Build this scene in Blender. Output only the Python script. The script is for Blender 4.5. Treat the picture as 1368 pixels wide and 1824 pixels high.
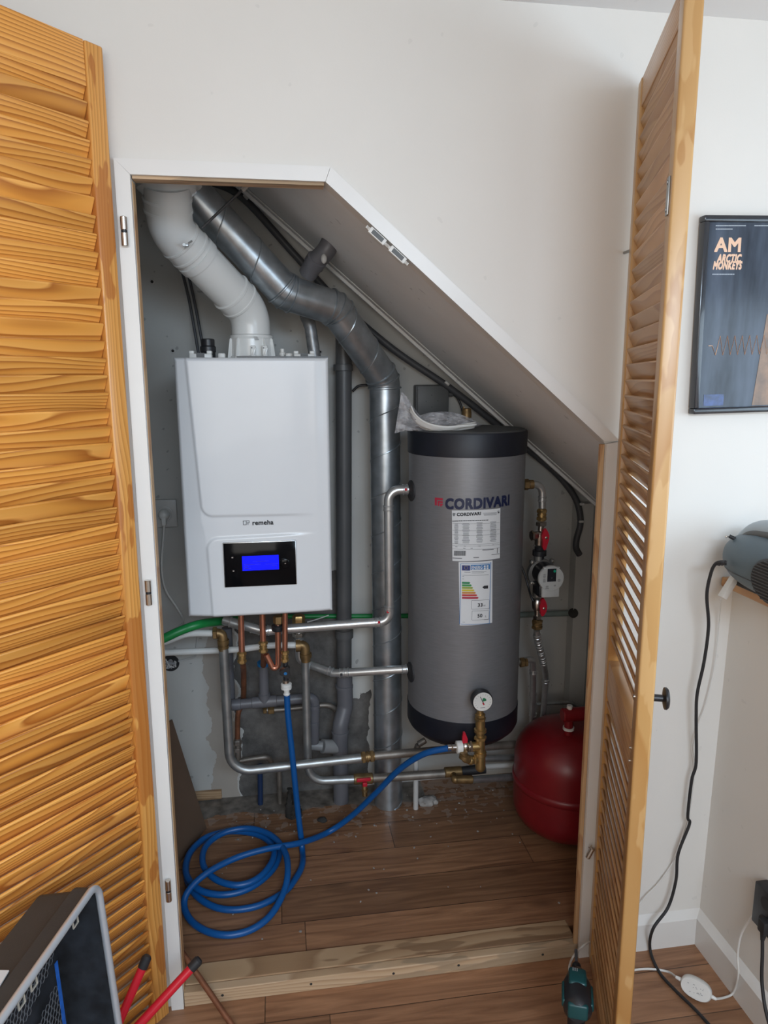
import bpy, bmesh, math, random
from mathutils import Vector, Matrix, noise
random.seed(7)
for o in list(bpy.data.objects): bpy.data.objects.remove(o)
SC = bpy.context.scene; COL = SC.collection
R = math.radians; PI = math.pi
V3 = Vector

# ---------------------------------------------------------------- camera
CAM = V3((0, -1.455, 1.42)); F = 1265.0
YAW, PITCH, ROLL = R(8.54), R(10.66), R(0.18)
_r = V3((math.cos(YAW), -math.sin(YAW), 0)); _f0 = V3((math.sin(YAW), math.cos(YAW), 0)); _u = V3((0, 0, 1))
_f = math.cos(PITCH)*_f0 - math.sin(PITCH)*_u
_d = -(math.cos(PITCH)*_u + math.sin(PITCH)*_f0)
CR = math.cos(ROLL)*_r + math.sin(ROLL)*_d
CD = -math.sin(ROLL)*_r + math.cos(ROLL)*_d
cd = bpy.data.cameras.new('camera'); cam = bpy.data.objects.new('camera', cd); COL.objects.link(cam)
m = Matrix((CR, -CD, -_f)).transposed().to_4x4(); m.translation = CAM; cam.matrix_world = m
cd.sensor_fit = 'VERTICAL'; cd.sensor_height = 36.0; cd.lens = 36.0*F/1824.0; cd.clip_start = 0.02
SC.camera = cam
def ray(px, py): return CR*((px-684)/F) + CD*((py-912)/F) + _f
def P(px, py, y):                     # the place seen at this pixel, at distance y behind the front wall
    r = ray(px, py); return CAM + r*((y-CAM.y)/r.y)
def G(px, py, z):                     # the place seen at this pixel, at height z
    r = ray(px, py); return CAM + r*((z-CAM.z)/r.z)
def PX(px, py, x):
    r = ray(px, py); return CAM + r*((x-CAM.x)/r.x)
def wid(p, w): return w*((V3(p)-CAM).dot(_f))/F      # metres for w pixels at point p

# ---------------------------------------------------------------- light, exposure
SC.view_settings.view_transform = 'Standard'; SC.view_settings.look = 'None'
SC.view_settings.gamma = 1; SC.view_settings.use_curve_mapping = False
SC.view_settings.exposure = 0.0
w = bpy.data.worlds.new('world'); SC.world = w; w.use_nodes = True
w.node_tree.nodes['Background'].inputs[0].default_value = (0.72, 0.84, 1.0, 1)
w.node_tree.nodes['Background'].inputs[1].default_value = 1.0
def area(name, loc, target, sx, sy, power, col):
    l = bpy.data.lights.new(name, 'AREA'); l.shape = 'RECTANGLE'; l.size = sx; l.size_y = sy; l.energy = power; l.color = col
    o = bpy.data.objects.new(name, l); COL.objects.link(o); o.location = loc
    o.rotation_euler = (V3(target)-V3(loc)).to_track_quat('-Z', 'Y').to_euler(); return o
area('window_light_right', (1.70, -1.55, 1.37), (0.0, -0.75, 1.2), 2.5, 0.68, 25, (0.66, 0.845, 1.0))
area('window_light_rear', (-0.2, -3.15, 1.45), (0.1, 0.0, 0.9), 2.2, 1.2, 29, (1.0, 0.915, 0.80))
blue_fill = area('low_blue_fill', (0.35, -2.6, 2.05), (0.15, 0.1, 0.35), 1.2, 0.5, 16, (0.60, 0.79, 1.0)); blue_fill.data.spread = R(95)  # unseen lamp added to tint the lower parts blue; the ceiling has no window

# ---------------------------------------------------------------- materials
def newmat(name):
    m = bpy.data.materials.new(name); m.use_nodes = True
    return m, m.node_tree.nodes, m.node_tree.links, m.node_tree.nodes['Principled BSDF']
def N(nt, t, **k):
    n = nt.new(t)
    for a, b in k.items(): setattr(n, a, b)
    return n
def ramp(nt, stops):
    r = nt.new('ShaderNodeValToRGB'); e = r.color_ramp.elements
    while len(e) < len(stops): e.new(0.5)
    for i, (p, c) in enumerate(stops):
        e[i].position = p; e[i].color = (c[0], c[1], c[2], 1) if len(c) == 3 else c
    return r
def mat(name, col, rough=0.5, metal=0.0, var=0.06, scale=12.0, bump=0.0, bscale=120, coat=0.0, stretch=(1, 1, 1), spec=0.5):
    m, n, l, b = newmat(name)
    tc = N(n, 'ShaderNodeTexCoord'); mp = N(n, 'ShaderNodeMapping'); mp.inputs['Scale'].default_value = stretch
    l.new(tc.outputs['Object'], mp.inputs[0])
    ns = N(n, 'ShaderNodeTexNoise'); ns.inputs['Scale'].default_value = scale; ns.inputs['Detail'].default_value = 4
    l.new(mp.outputs[0], ns.inputs['Vector'])
    a = tuple(max(0, c*(1-var)) for c in col); c2 = tuple(min(1, c*(1+var)) for c in col)
    r = ramp(n, [(0.3, a), (0.7, c2)]); l.new(ns.outputs[0], r.inputs[0]); l.new(r.outputs[0], b.inputs['Base Color'])
    b.inputs['Roughness'].default_value = rough; b.inputs['Metallic'].default_value = metal
    b.inputs['Specular IOR Level'].default_value = spec
    if coat: b.inputs['Coat Weight'].default_value = coat; b.inputs['Coat Roughness'].default_value = 0.05
    if bump:
        n2 = N(n, 'ShaderNodeTexNoise'); n2.inputs['Scale'].default_value = bscale; l.new(mp.outputs[0], n2.inputs['Vector'])
        bp = N(n, 'ShaderNodeBump'); bp.inputs['Strength'].default_value = bump; bp.inputs['Distance'].default_value = 0.002
        l.new(n2.outputs[0], bp.inputs['Height']); l.new(bp.outputs[0], b.inputs['Normal'])
    return m
def emit(name, col, s):
    m, n, l, b = newmat(name); b.inputs['Base Color'].default_value = (*col, 1)
    b.inputs['Emission Color'].default_value = (*col, 1); b.inputs['Emission Strength'].default_value = s; b.inputs['Roughness'].default_value = 0.2
    return m
def math_(n, l, op, a, b=None, c=None):
    x = N(n, 'ShaderNodeMath', operation=op)
    for i, v in enumerate((a, b, c)):
        if v is None: continue
        if isinstance(v, (int, float)): x.inputs[i].default_value = v
        else: l.new(v, x.inputs[i])
    return x.outputs[0]
def mixc(n, l, fac, a, b, mode='MIX'):
    x = N(n, 'ShaderNodeMix', data_type='RGBA', blend_type=mode)
    for i, v in ((0, fac), (6, a), (7, b)):
        if isinstance(v, (int, float)): x.inputs[i].default_value = v
        elif isinstance(v, tuple): x.inputs[i].default_value = (*v[:3], 1)
        else: l.new(v, x.inputs[i])
    return x.outputs[2]
def planks(name, light, dark, rough=0.42, zone=None):
    """laminate boards running along X, world coordinates; zone = screed showing near the closet's back wall"""
    m, n, l, b = newmat(name)
    g = N(n, 'ShaderNodeNewGeometry'); s = N(n, 'ShaderNodeSeparateXYZ'); l.new(g.outputs['Position'], s.inputs[0])
    PW, PL = 0.128, 1.15
    row = math_(n, l, 'FLOOR', math_(n, l, 'DIVIDE', math_(n, l, 'ADD', s.outputs[1], 5.07), PW))
    off = N(n, 'ShaderNodeTexWhiteNoise', noise_dimensions='1D'); l.new(row, off.inputs['W'])
    xs = math_(n, l, 'ADD', math_(n, l, 'DIVIDE', math_(n, l, 'ADD', s.outputs[0], 9.0), PL), off.outputs[0])
    colm = math_(n, l, 'FLOOR', xs)
    wn = N(n, 'ShaderNodeTexWhiteNoise', noise_dimensions='2D'); cv = N(n, 'ShaderNodeCombineXYZ')
    l.new(row, cv.inputs[0]); l.new(colm, cv.inputs[1]); l.new(cv.outputs[0], wn.inputs['Vector'])
    mv = N(n, 'ShaderNodeCombineXYZ')
    l.new(math_(n, l, 'MULTIPLY', s.outputs[0], 2.2), mv.inputs[0])
    l.new(math_(n, l, 'ADD', math_(n, l, 'MULTIPLY', s.outputs[1], 26), math_(n, l, 'MULTIPLY', wn.outputs[0], 40)), mv.inputs[1])
    ns = N(n, 'ShaderNodeTexNoise'); ns.inputs['Scale'].default_value = 1.6; ns.inputs['Detail'].default_value = 6; ns.inputs['Distortion'].default_value = 1.4
    l.new(mv.outputs[0], ns.inputs['Vector'])
    r = ramp(n, [(0.28, dark), (0.5, tuple((a+c)/2 for a, c in zip(light, dark))), (0.72, light)]); l.new(ns.outputs[0], r.inputs[0])
    tone = math_(n, l, 'MULTIPLY_ADD', wn.outputs[0], 0.4, 0.8)
    cc = N(n, 'ShaderNodeCombineXYZ')
    for i in range(3): l.new(tone, cc.inputs[i])
    c = mixc(n, l, 1.0, r.outputs[0], cc.outputs[0], 'MULTIPLY')
    # knots
    kv = N(n, 'ShaderNodeMapping'); kv.inputs['Scale'].default_value = (2.6, 7, 1); l.new(g.outputs['Position'], kv.inputs[0])
    vo = N(n, 'ShaderNodeTexVoronoi'); vo.inputs['Scale'].default_value = 1.1; l.new(kv.outputs[0], vo.inputs['Vector'])
    kr = ramp(n, [(0.02, (1, 1, 1)), (0.16, (0, 0, 0))]); l.new(vo.outputs['Distance'], kr.inputs[0])
    c = mixc(n, l, math_(n, l, 'MULTIPLY', kr.outputs[0], 0.65), c, tuple(x*0.35 for x in dark))
    fy = math_(n, l, 'FRACT', math_(n, l, 'DIVIDE', math_(n, l, 'ADD', s.outputs[1], 5.07), PW))
    fx = math_(n, l, 'FRACT', xs)
    gr = math_(n, l, 'MAXIMUM', math_(n, l, 'LESS_THAN', fy, 0.018), math_(n, l, 'LESS_THAN', fx, 0.002))
    c = mixc(n, l, math_(n, l, 'MULTIPLY', gr, 0.75), c, (0.015, 0.009, 0.006))
    if zone:
        nz = N(n, 'ShaderNodeTexNoise'); nz.inputs['Scale'].default_value = 7; nz.inputs['Detail'].default_value = 6; l.new(g.outputs['Position'], nz.inputs['Vector'])
        e = math_(n, l, 'ADD', s.outputs[1], math_(n, l, 'MULTIPLY', math_(n, l, 'SUBTRACT', nz.outputs[0], 0.5), 0.16))
        msk = math_(n, l, 'MULTIPLY', math_(n, l, 'GREATER_THAN', e, 0.665), math_(n, l, 'LESS_THAN', s.outputs[0], 0.46))
        nz2 = N(n, 'ShaderNodeTexNoise'); nz2.inputs['Scale'].default_value = 30; nz2.inputs['Detail'].default_value = 6; l.new(g.outputs['Position'], nz2.inputs['Vector'])
        rc = ramp(n, [(0.3, (0.075, 0.064, 0.054)), (0.7, (0.23, 0.20, 0.17))]); l.new(nz2.outputs[0], rc.inputs[0])
        dm = math_(n, l, 'MULTIPLY', math_(n, l, 'GREATER_THAN', math_(n, l, 'MULTIPLY', nz2.outputs[0], math_(n, l, 'ADD', e, 0.0)), 0.345), 0.28)
        c = mixc(n, l, dm, c, (0.42, 0.37, 0.32))
        c = mixc(n, l, msk, c, rc.outputs[0])
    l.new(c, b.inputs['Base Color']); b.inputs['Roughness'].default_value = rough
    bp = N(n, 'ShaderNodeBump'); bp.inputs['Strength'].default_value = 0.12; bp.inputs['Distance'].default_value = 0.001
    l.new(ns.outputs[0], bp.inputs['Height']); l.new(bp.outputs[0], b.inputs['Normal'])
    return m
def pine(name, light, mid, dark, axis='x', rough=0.34, coat=0.25, patch=None, freq=1.0):
    """pine with growth rings; per-board attribute rnd shifts grain and tone"""
    m, n, l, b = newmat(name)
    tc = N(n, 'ShaderNodeTexCoord'); s = N(n, 'ShaderNodeSeparateXYZ'); l.new(tc.outputs['Object'], s.inputs[0])
    at = N(n, 'ShaderNodeAttribute', attribute_name='rnd')
    sh = math_(n, l, 'MULTIPLY', at.outputs['Fac'], 37.0)
    a, c = (0, 2) if axis == 'x' else (2, 0)
    if axis == 'y': a, c = 1, 0
    cv = N(n, 'ShaderNodeCombineXYZ')
    l.new(math_(n, l, 'ADD', math_(n, l, 'MULTIPLY', s.outputs[a], 2.0), sh), cv.inputs[0])
    l.new(math_(n, l, 'ADD', math_(n, l, 'MULTIPLY', s.outputs[c], 13*freq), sh), cv.inputs[1])
    o3 = 1 if axis != 'y' else 2
    l.new(math_(n, l, 'MULTIPLY', s.outputs[o3], 7*freq), cv.inputs[2])
    n1 = N(n, 'ShaderNodeTexNoise'); n1.inputs['Scale'].default_value = 1.0; n1.inputs['Detail'].default_value = 1.0; l.new(cv.outputs[0], n1.inputs['Vector'])
    fr2 = math_(n, l, 'FRACT', math_(n, l, 'MULTIPLY', at.outputs['Fac'], 17.3))
    dens = math_(n, l, 'MULTIPLY_ADD', fr2, 125*freq, 28*freq)
    rings = math_(n, l, 'FRACT', math_(n, l, 'ADD', math_(n, l, 'MULTIPLY', s.outputs[c], dens), math_(n, l, 'ADD', math_(n, l, 'MULTIPLY', n1.outputs[0], 7.5), sh)))
    r = ramp(n, [(0.0, light), (0.5, mid), (0.88, dark), (0.97, light)]); l.new(rings, r.inputs[0])
    fv = N(n, 'ShaderNodeMapping'); fv.inputs['Scale'].default_value = {'x': (6, 200, 200), 'z': (200, 200, 6), 'y': (200, 6, 200)}[axis]
    l.new(tc.outputs['Object'], fv.inputs[0])
    n2 = N(n, 'ShaderNodeTexNoise'); n2.inputs['Scale'].default_value = 1.0; l.new(fv.outputs[0], n2.inputs['Vector'])
    col = mixc(n, l, math_(n, l, 'MULTIPLY', n2.outputs[0], 0.35), r.outputs[0], mid)
    tone = math_(n, l, 'MULTIPLY_ADD', math_(n, l, 'FRACT', math_(n, l, 'MULTIPLY', at.outputs['Fac'], 7.13)), 0.34, 0.80)
    cc = N(n, 'ShaderNodeCombineXYZ')
    for i in range(3): l.new(tone, cc.inputs[i])
    col = mixc(n, l, 1.0, col, cc.outputs[0], 'MULTIPLY')
    if patch:
        pv = N(n, 'ShaderNodeMapping'); pv.inputs['Scale'].default_value = {'x': (3, 14, 14), 'z': (16, 16, 5), 'y': (14, 3, 14)}[axis]; l.new(tc.outputs['Object'], pv.inputs[0])
        n3 = N(n, 'ShaderNodeTexNoise'); n3.inputs['Scale'].default_value = 1.0; n3.inputs['Detail'].default_value = 3; l.new(pv.outputs[0], n3.inputs['Vector'])
        pr = ramp(n, [(0.505, (0, 0, 0)), (0.52, (1, 1, 1))]); l.new(n3.outputs[0], pr.inputs[0])
        col = mixc(n, l, math_(n, l, 'MULTIPLY', pr.outputs[0], 0.7), col, patch)
    l.new(col, b.inputs['Base Color']); b.inputs['Roughness'].default_value = rough
    b.inputs['Coat Weight'].default_value = coat; b.inputs['Coat Roughness'].default_value = 0.25
    return m
def wallmat(name, col, smudge=0.25, concrete=False):
    m, n, l, b = newmat(name)
    g = N(n, 'ShaderNodeNewGeometry'); s = N(n, 'ShaderNodeSeparateXYZ'); l.new(g.outputs['Position'], s.inputs[0])
    n1 = N(n, 'ShaderNodeTexNoise'); n1.inputs['Scale'].default_value = 2.2; n1.inputs['Detail'].default_value = 6; l.new(g.outputs['Position'], n1.inputs['Vector'])
    r = ramp(n, [(0.35, tuple(c*(1-smudge*0.35) for c in col)), (0.6, col)]); l.new(n1.outputs[0], r.inputs[0])
    c = r.outputs[0]
    # few scuffs and dark specks
    n2 = N(n, 'ShaderNodeTexNoise'); n2.inputs['Scale'].default_value = 38; n2.inputs['Detail'].default_value = 1; l.new(g.outputs['Position'], n2.inputs['Vector'])
    sp = ramp(n, [(0.745, (0, 0, 0)), (0.765, (1, 1, 1))]); l.new(n2.outputs[0], sp.inputs[0])
    c = mixc(n, l, math_(n, l, 'MULTIPLY', sp.outputs[0], smudge), c, tuple(x*0.35 for x in col))
    if concrete:
        n4 = N(n, 'ShaderNodeTexNoise'); n4.inputs['Scale'].default_value = 9; n4.inputs['Detail'].default_value = 7; l.new(g.outputs['Position'], n4.inputs['Vector'])
        dn = math_(n, l, 'MULTIPLY', math_(n, l, 'SUBTRACT', n4.outputs[0], 0.5), 0.11)
        x = math_(n, l, 'ADD', s.outputs[0], dn); z = math_(n, l, 'ADD', s.outputs[2], dn)
        lowx = math_(n, l, 'LESS_THAN', math_(n, l, 'ADD', z, math_(n, l, 'MULTIPLY', dn, 1.5)), 0.36)
        right = math_(n, l, 'MULTIPLY_ADD', lowx, 0.055, 0.222)
        left = math_(n, l, 'MULTIPLY_ADD', math_(n, l, 'LESS_THAN', s.outputs[2], 0.17), 0.0, -0.155)
        msk = math_(n, l, 'MULTIPLY', math_(n, l, 'MULTIPLY', math_(n, l, 'GREATER_THAN', x, left), math_(n, l, 'LESS_THAN', x, right)), math_(n, l, 'LESS_THAN', z, 0.80))
        n5 = N(n, 'ShaderNodeTexNoise'); n5.inputs['Scale'].default_value = 14; n5.inputs['Detail'].default_value = 9; n5.inputs['Roughness'].default_value = 0.65; l.new(g.outputs['Position'], n5.inputs['Vector'])
        rc = ramp(n, [(0.3, (0.05, 0.046, 0.042)), (0.72, (0.17, 0.158, 0.147))]); l.new(n5.outputs[0], rc.inputs[0])
        # brown run-down stain left of the chase
        st = math_(n, l, 'MULTIPLY', math_(n, l, 'LESS_THAN', math_(n, l, 'ABSOLUTE', math_(n, l, 'ADD', x, 0.205)), 0.042), math_(n, l, 'LESS_THAN', z, 0.62))
        c = mixc(n, l, math_(n, l, 'MULTIPLY', st, 0.45), c, (0.26, 0.17, 0.10))
        c = mixc(n, l, msk, c, rc.outputs[0])
        bp = N(n, 'ShaderNodeBump'); bp.inputs['Strength'].default_value = 0.5; bp.inputs['Distance'].default_value = 0.01
        l.new(math_(n, l, 'MULTIPLY', n5.outputs[0], msk), bp.inputs['Height']); l.new(bp.outputs[0], b.inputs['Normal'])
    else:
        n3 = N(n, 'ShaderNodeTexNoise'); n3.inputs['Scale'].default_value = 260; l.new(g.outputs['Position'], n3.inputs['Vector'])
        bp = N(n, 'ShaderNodeBump'); bp.inputs['Strength'].default_value = 0.08; bp.inputs['Distance'].default_value = 0.001
        l.new(n3.outputs[0], bp.inputs['Height']); l.new(bp.outputs[0], b.inputs['Normal'])
    l.new(c, b.inputs['Base Color']); b.inputs['Roughness'].default_value = 0.75
    return m
M = {}
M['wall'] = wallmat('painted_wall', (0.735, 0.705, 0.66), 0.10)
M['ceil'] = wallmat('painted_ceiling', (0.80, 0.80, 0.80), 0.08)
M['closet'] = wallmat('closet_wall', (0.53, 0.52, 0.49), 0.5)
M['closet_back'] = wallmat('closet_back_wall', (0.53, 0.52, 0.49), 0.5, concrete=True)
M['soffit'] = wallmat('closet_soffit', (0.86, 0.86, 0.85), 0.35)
M['trim'] = mat('white_gloss_paint', (0.735, 0.715, 0.685), 0.32, var=0.03, scale=5)
M['floor'] = planks('laminate_floor', (0.34, 0.175, 0.092), (0.165, 0.076, 0.038))
M['closet_floor'] = planks('closet_laminate', (0.33, 0.17, 0.088), (0.15, 0.068, 0.034), zone=True)
M['pine'] = pine('orange_pine', (0.88, 0.43, 0.105), (0.76, 0.325, 0.06), (0.38, 0.11, 0.018))
M['pine_v'] = pine('orange_pine_upright', (0.84, 0.42, 0.115), (0.75, 0.335, 0.075), (0.54, 0.22, 0.045), axis='z', patch=(0.40, 0.12, 0.022))
M['pine2'] = pine('brown_pine', (0.60, 0.36, 0.17), (0.53, 0.29, 0.125), (0.42, 0.21, 0.085))
M['pine2_v'] = pine('brown_pine_upright', (0.58, 0.33, 0.12), (0.54, 0.29, 0.10), (0.48, 0.235, 0.07), axis='z', patch=(0.60, 0.365, 0.155))
M['raw_v'] = pine('raw_wood_upright', (0.56, 0.36, 0.19), (0.5, 0.30, 0.15), (0.4, 0.2, 0.09), axis='z', rough=0.6, coat=0)
M['raw'] = pine('raw_wood', (0.46, 0.31, 0.18), (0.40, 0.25, 0.135), (0.27, 0.155, 0.08), rough=0.7, coat=0, patch=(0.20, 0.115, 0.06))
M['raw2'] = pine('pale_wood', (0.60, 0.43, 0.28), (0.54, 0.37, 0.22), (0.40, 0.25, 0.14), rough=0.7, coat=0, patch=(0.30, 0.22, 0.14))
M['ledge'] = pine('ledge_wood', (0.60, 0.33, 0.14), (0.5, 0.26, 0.1), (0.36, 0.16, 0.06), axis='y')
M['boiler'] = mat('boiler_white', (0.68, 0.69, 0.705), 0.30, var=0.01, coat=0.12)
M['boiler_side'] = mat('boiler_side_white', (0.78, 0.79, 0.80), 0.3, var=0.01)
M['flue'] = mat('flue_white', (0.72, 0.72, 0.70), 0.22, var=0.02)
M['galv'] = mat('galvanised_sheet', (0.43, 0.47, 0.50), 0.32, metal=0.84, var=0.22, scale=22, bump=0.05, bscale=40)
M['steel'] = mat('steel_pipe', (0.58, 0.59, 0.59), 0.30, metal=0.8, var=0.08, scale=40, bump=0.03, bscale=200)
M['steel_dull'] = mat('dull_steel_pipe', (0.38, 0.395, 0.395), 0.40, metal=0.8, var=0.18, scale=30)
M['steel_dark'] = mat('dark_steel_pipe', (0.26, 0.23, 0.20), 0.5, metal=0.7, var=0.25, scale=25)
M['nickel'] = mat('nickel', (0.62, 0.58, 0.53), 0.28, metal=1.0, var=0.05)
M['brass'] = mat('brass', (0.46, 0.31, 0.13), 0.36, metal=0.85, var=0.22, scale=45)
M['brass_old'] = mat('dull_brass', (0.25, 0.16, 0.07), 0.45, metal=0.7, var=0.3, scale=45)
M['copper'] = mat('copper', (0.66, 0.30, 0.20), 0.32, metal=0.9, var=0.14, scale=30)
M['copper_old'] = mat('brown_copper', (0.26, 0.105, 0.055), 0.5, metal=0.5, var=0.3, scale=30)
M['pvc'] = mat('grey_plastic_pipe', (0.125, 0.125, 0.138), 0.42, var=0.06)
M['pvc_dark'] = mat('dark_grey_plastic_pipe', (0.085, 0.085, 0.086), 0.42, var=0.08)
M['pvc_light'] = mat('pale_grey_plastic', (0.27, 0.27, 0.27), 0.45, var=0.05)
M['white_plastic'] = mat('white_plastic', (0.70, 0.69, 0.66), 0.35, var=0.03)
M['dirty_plastic'] = mat('aged_white_plastic', (0.52, 0.51, 0.49), 0.4, var=0.07)
M['black_plastic'] = mat('black_plastic', (0.016, 0.017, 0.02), 0.38, var=0.2)
M['black_rubber'] = mat('black_rubber', (0.018, 0.018, 0.02), 0.6, var=0.2)
M['cable_grey'] = mat('dark_grey_cable', (0.06, 0.062, 0.068), 0.5, var=0.1)
M['cap'] = mat('navy_black_vinyl', (0.007, 0.009, 0.016), 0.5, var=0.15, scale=20)
M['cap_top'] = mat('dark_grey_vinyl', (0.07, 0.072, 0.074), 0.55, var=0.1)
M['tank'] = mat('brushed_grey_vinyl', (0.215, 0.215, 0.225), 0.40, metal=0.35, var=0.06, scale=30, stretch=(1, 1, 10))
M['paper'] = mat('white_paper', (0.66, 0.665, 0.67), 0.55, var=0.02)
M['ink'] = mat('black_ink', (0.02, 0.02, 0.025), 0.6, var=0.02)
M['ink_grey'] = mat('grey_ink', (0.20, 0.20, 0.21), 0.6, var=0.02)
M['navy'] = mat('navy_ink', (0.007, 0.012, 0.05), 0.5, var=0.02)
M['red_ink'] = mat('red_ink', (0.42, 0.02, 0.05), 0.5, var=0.02)
M['blue_ink'] = mat('blue_ink', (0.02, 0.16, 0.40), 0.5, var=0.02)
M['flag_ink'] = mat('dark_blue_ink', (0.02, 0.03, 0.16), 0.5, var=0.02)
for k, c in dict(g1=(0.02, 0.22, 0.08), g2=(0.05, 0.28, 0.08), g3=(0.28, 0.36, 0.05), g4=(0.62, 0.50, 0.03), g5=(0.56, 0.24, 0.05), g6=(0.5, 0.05, 0.04), g7=(0.42, 0.02, 0.05)).items():
    M[k] = mat('ink_'+k, c, 0.5, var=0.02)
M['glass_black'] = mat('black_glass', (0.004, 0.004, 0.005), 0.10, var=0.1, spec=0.12)
M['lcd'] = emit('blue_display', (0.0, 0.004, 0.95), 1.0)
M['lcd_text'] = mat('display_text', (0.0, 0.0, 0.12), 0.5)
M['silver'] = mat('silver_plastic', (0.5, 0.5, 0.5), 0.25, metal=0.8, var=0.03)
M['red'] = mat('red_enamel', (0.20, 0.008, 0.013), 0.34, var=0.08, scale=14)
M['red_plastic'] = mat('red_handle', (0.48, 0.012, 0.03), 0.38, var=0.06)
M['red_grip'] = mat('red_grip', (0.62, 0.012, 0.03), 0.36, var=0.05)
M['hose'] = mat('blue_hose', (0.003, 0.08, 0.28), 0.38, var=0.06)
M['green'] = mat('green_hose', (0.008, 0.22, 0.05), 0.4, var=0.12, scale=20)
M['green_pale'] = mat('pale_green_pipe', (0.20, 0.245, 0.225), 0.45, var=0.08)
M['blue_seal'] = mat('blue_seal', (0.01, 0.14, 0.36), 0.4)
M['blue_dark'] = mat('dark_blue_wrap', (0.012, 0.03, 0.085), 0.5)
M['cardboard'] = mat('brown_cardboard', (0.135, 0.085, 0.056), 0.75, var=0.1, scale=8)
M['box_grey'] = mat('grey_box_plastic', (0.085, 0.088, 0.088), 0.5, var=0.04)
M['boom'] = mat('slate_plastic', (0.085, 0.125, 0.155), 0.45, var=0.05)
M['boom_light'] = mat('pale_slate_plastic', (0.36, 0.43, 0.49), 0.4, var=0.03)
M['frame_black'] = mat('black_frame', (0.012, 0.014, 0.02), 0.22, var=0.1, coat=0.4)
M['poster'] = mat('print_with_reflections', (0.055, 0.068, 0.092), 0.16, var=0.6, scale=6, spec=0.3, stretch=(4, 1, 0.8))  # grey-blue tone and upright streaks paint the curtain's reflection in the glass
M['peach'] = mat('peach_print', (0.80, 0.52, 0.36), 0.3, var=0.02)
M['poster_white'] = mat('pale_print', (0.55, 0.6, 0.65), 0.3, var=0.02)
M['poster_blue'] = mat('blue_print', (0.02, 0.045, 0.16), 0.2, var=0.7, scale=60)
M['poster_brown'] = mat('brown_print', (0.20, 0.105, 0.05), 0.2, var=0.5, scale=22)
M['teal'] = mat('teal_tool_plastic', (0.006, 0.058, 0.062), 0.4, var=0.1)
M['tool_grey'] = mat('tool_housing_metal', (0.12, 0.115, 0.105), 0.4, metal=0.6, var=0.1)
M['case'] = mat('grey_black_case', (0.035, 0.036, 0.037), 0.6, var=0.15, scale=10, bump=0.15, bscale=300)
M['case_in'] = mat('worn_case_lining', (0.013, 0.016, 0.021), 0.6, var=0.65, scale=30)
M['alu'] = mat('aluminium_rim', (0.56, 0.59, 0.63), 0.3, metal=0.45, var=0.05)
M['cream_metal'] = mat('pale_clip', (0.62, 0.58, 0.5), 0.35, metal=0.5)
M['blue_strap'] = mat('blue_strap', (0.012, 0.10, 0.42), 0.5, var=0.2, scale=80)
M['mesh_grey'] = mat('grey_netting', (0.10, 0.105, 0.115), 0.7)
M['gauge_white'] = mat('gauge_face', (0.68, 0.66, 0.62), 0.4)
M['gauge_green'] = mat('gauge_green', (0.01, 0.16, 0.06), 0.5)
M['pump_face'] = mat('pump_label', (0.50, 0.52, 0.52), 0.4, var=0.02)
M['pump_body'] = mat('pump_casting', (0.24, 0.235, 0.225), 0.45, metal=0.6, var=0.1)
M['led'] = mat('green_sticker', (0.01, 0.36, 0.22), 0.4)
M['concrete'] = mat('concrete_crumb', (0.33, 0.31, 0.29), 0.9, var=0.25, scale=40, bump=0.4)
M['soot'] = mat('dark_rubble', (0.03, 0.028, 0.026), 0.9, var=0.3, scale=40)
M['tape'] = mat('silver_tape', (0.27, 0.275, 0.28), 0.4, metal=0.5, var=0.25, scale=50, bump=0.2, bscale=60)
def bagmat():
    m, n, l, b = newmat('clear_plastic_film')
    tr = N(n, 'ShaderNodeBsdfTransparent'); tr.inputs[0].default_value = (0.88, 0.88, 0.9, 1)
    mx = N(n, 'ShaderNodeMixShader'); out = n['Material Output']
    tc = N(n, 'ShaderNodeTexCoord'); ns = N(n, 'ShaderNodeTexNoise'); ns.inputs['Scale'].default_value = 26; ns.inputs['Detail'].default_value = 5; l.new(tc.outputs['Object'], ns.inputs['Vector'])
    r = ramp(n, [(0.40, (0.13,)*3), (0.66, (0.62,)*3)]); l.new(ns.outputs[0], r.inputs[0]); l.new(r.outputs[0], mx.inputs[0])
    b.inputs['Base Color'].default_value = (0.70, 0.69, 0.70, 1); b.inputs['Roughness'].default_value = 0.2
    l.new(tr.outputs[0], mx.inputs[1]); l.new(b.outputs[0], mx.inputs[2]); l.new(mx.outputs[0], out.inputs[0])
    return m
M['film'] = bagmat()
def glassmat():
    m, n, l, b = newmat('window_glass')
    tr = N(n, 'ShaderNodeBsdfTransparent'); gl = N(n, 'ShaderNodeBsdfGlossy'); gl.inputs['Roughness'].default_value = 0.02
    mx = N(n, 'ShaderNodeMixShader'); mx.inputs[0].default_value = 0.06
    l.new(tr.outputs[0], mx.inputs[1]); l.new(gl.outputs[0], mx.inputs[2]); l.new(mx.outputs[0], n['Material Output'].inputs[0])
    return m
M['glass'] = glassmat()

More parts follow.
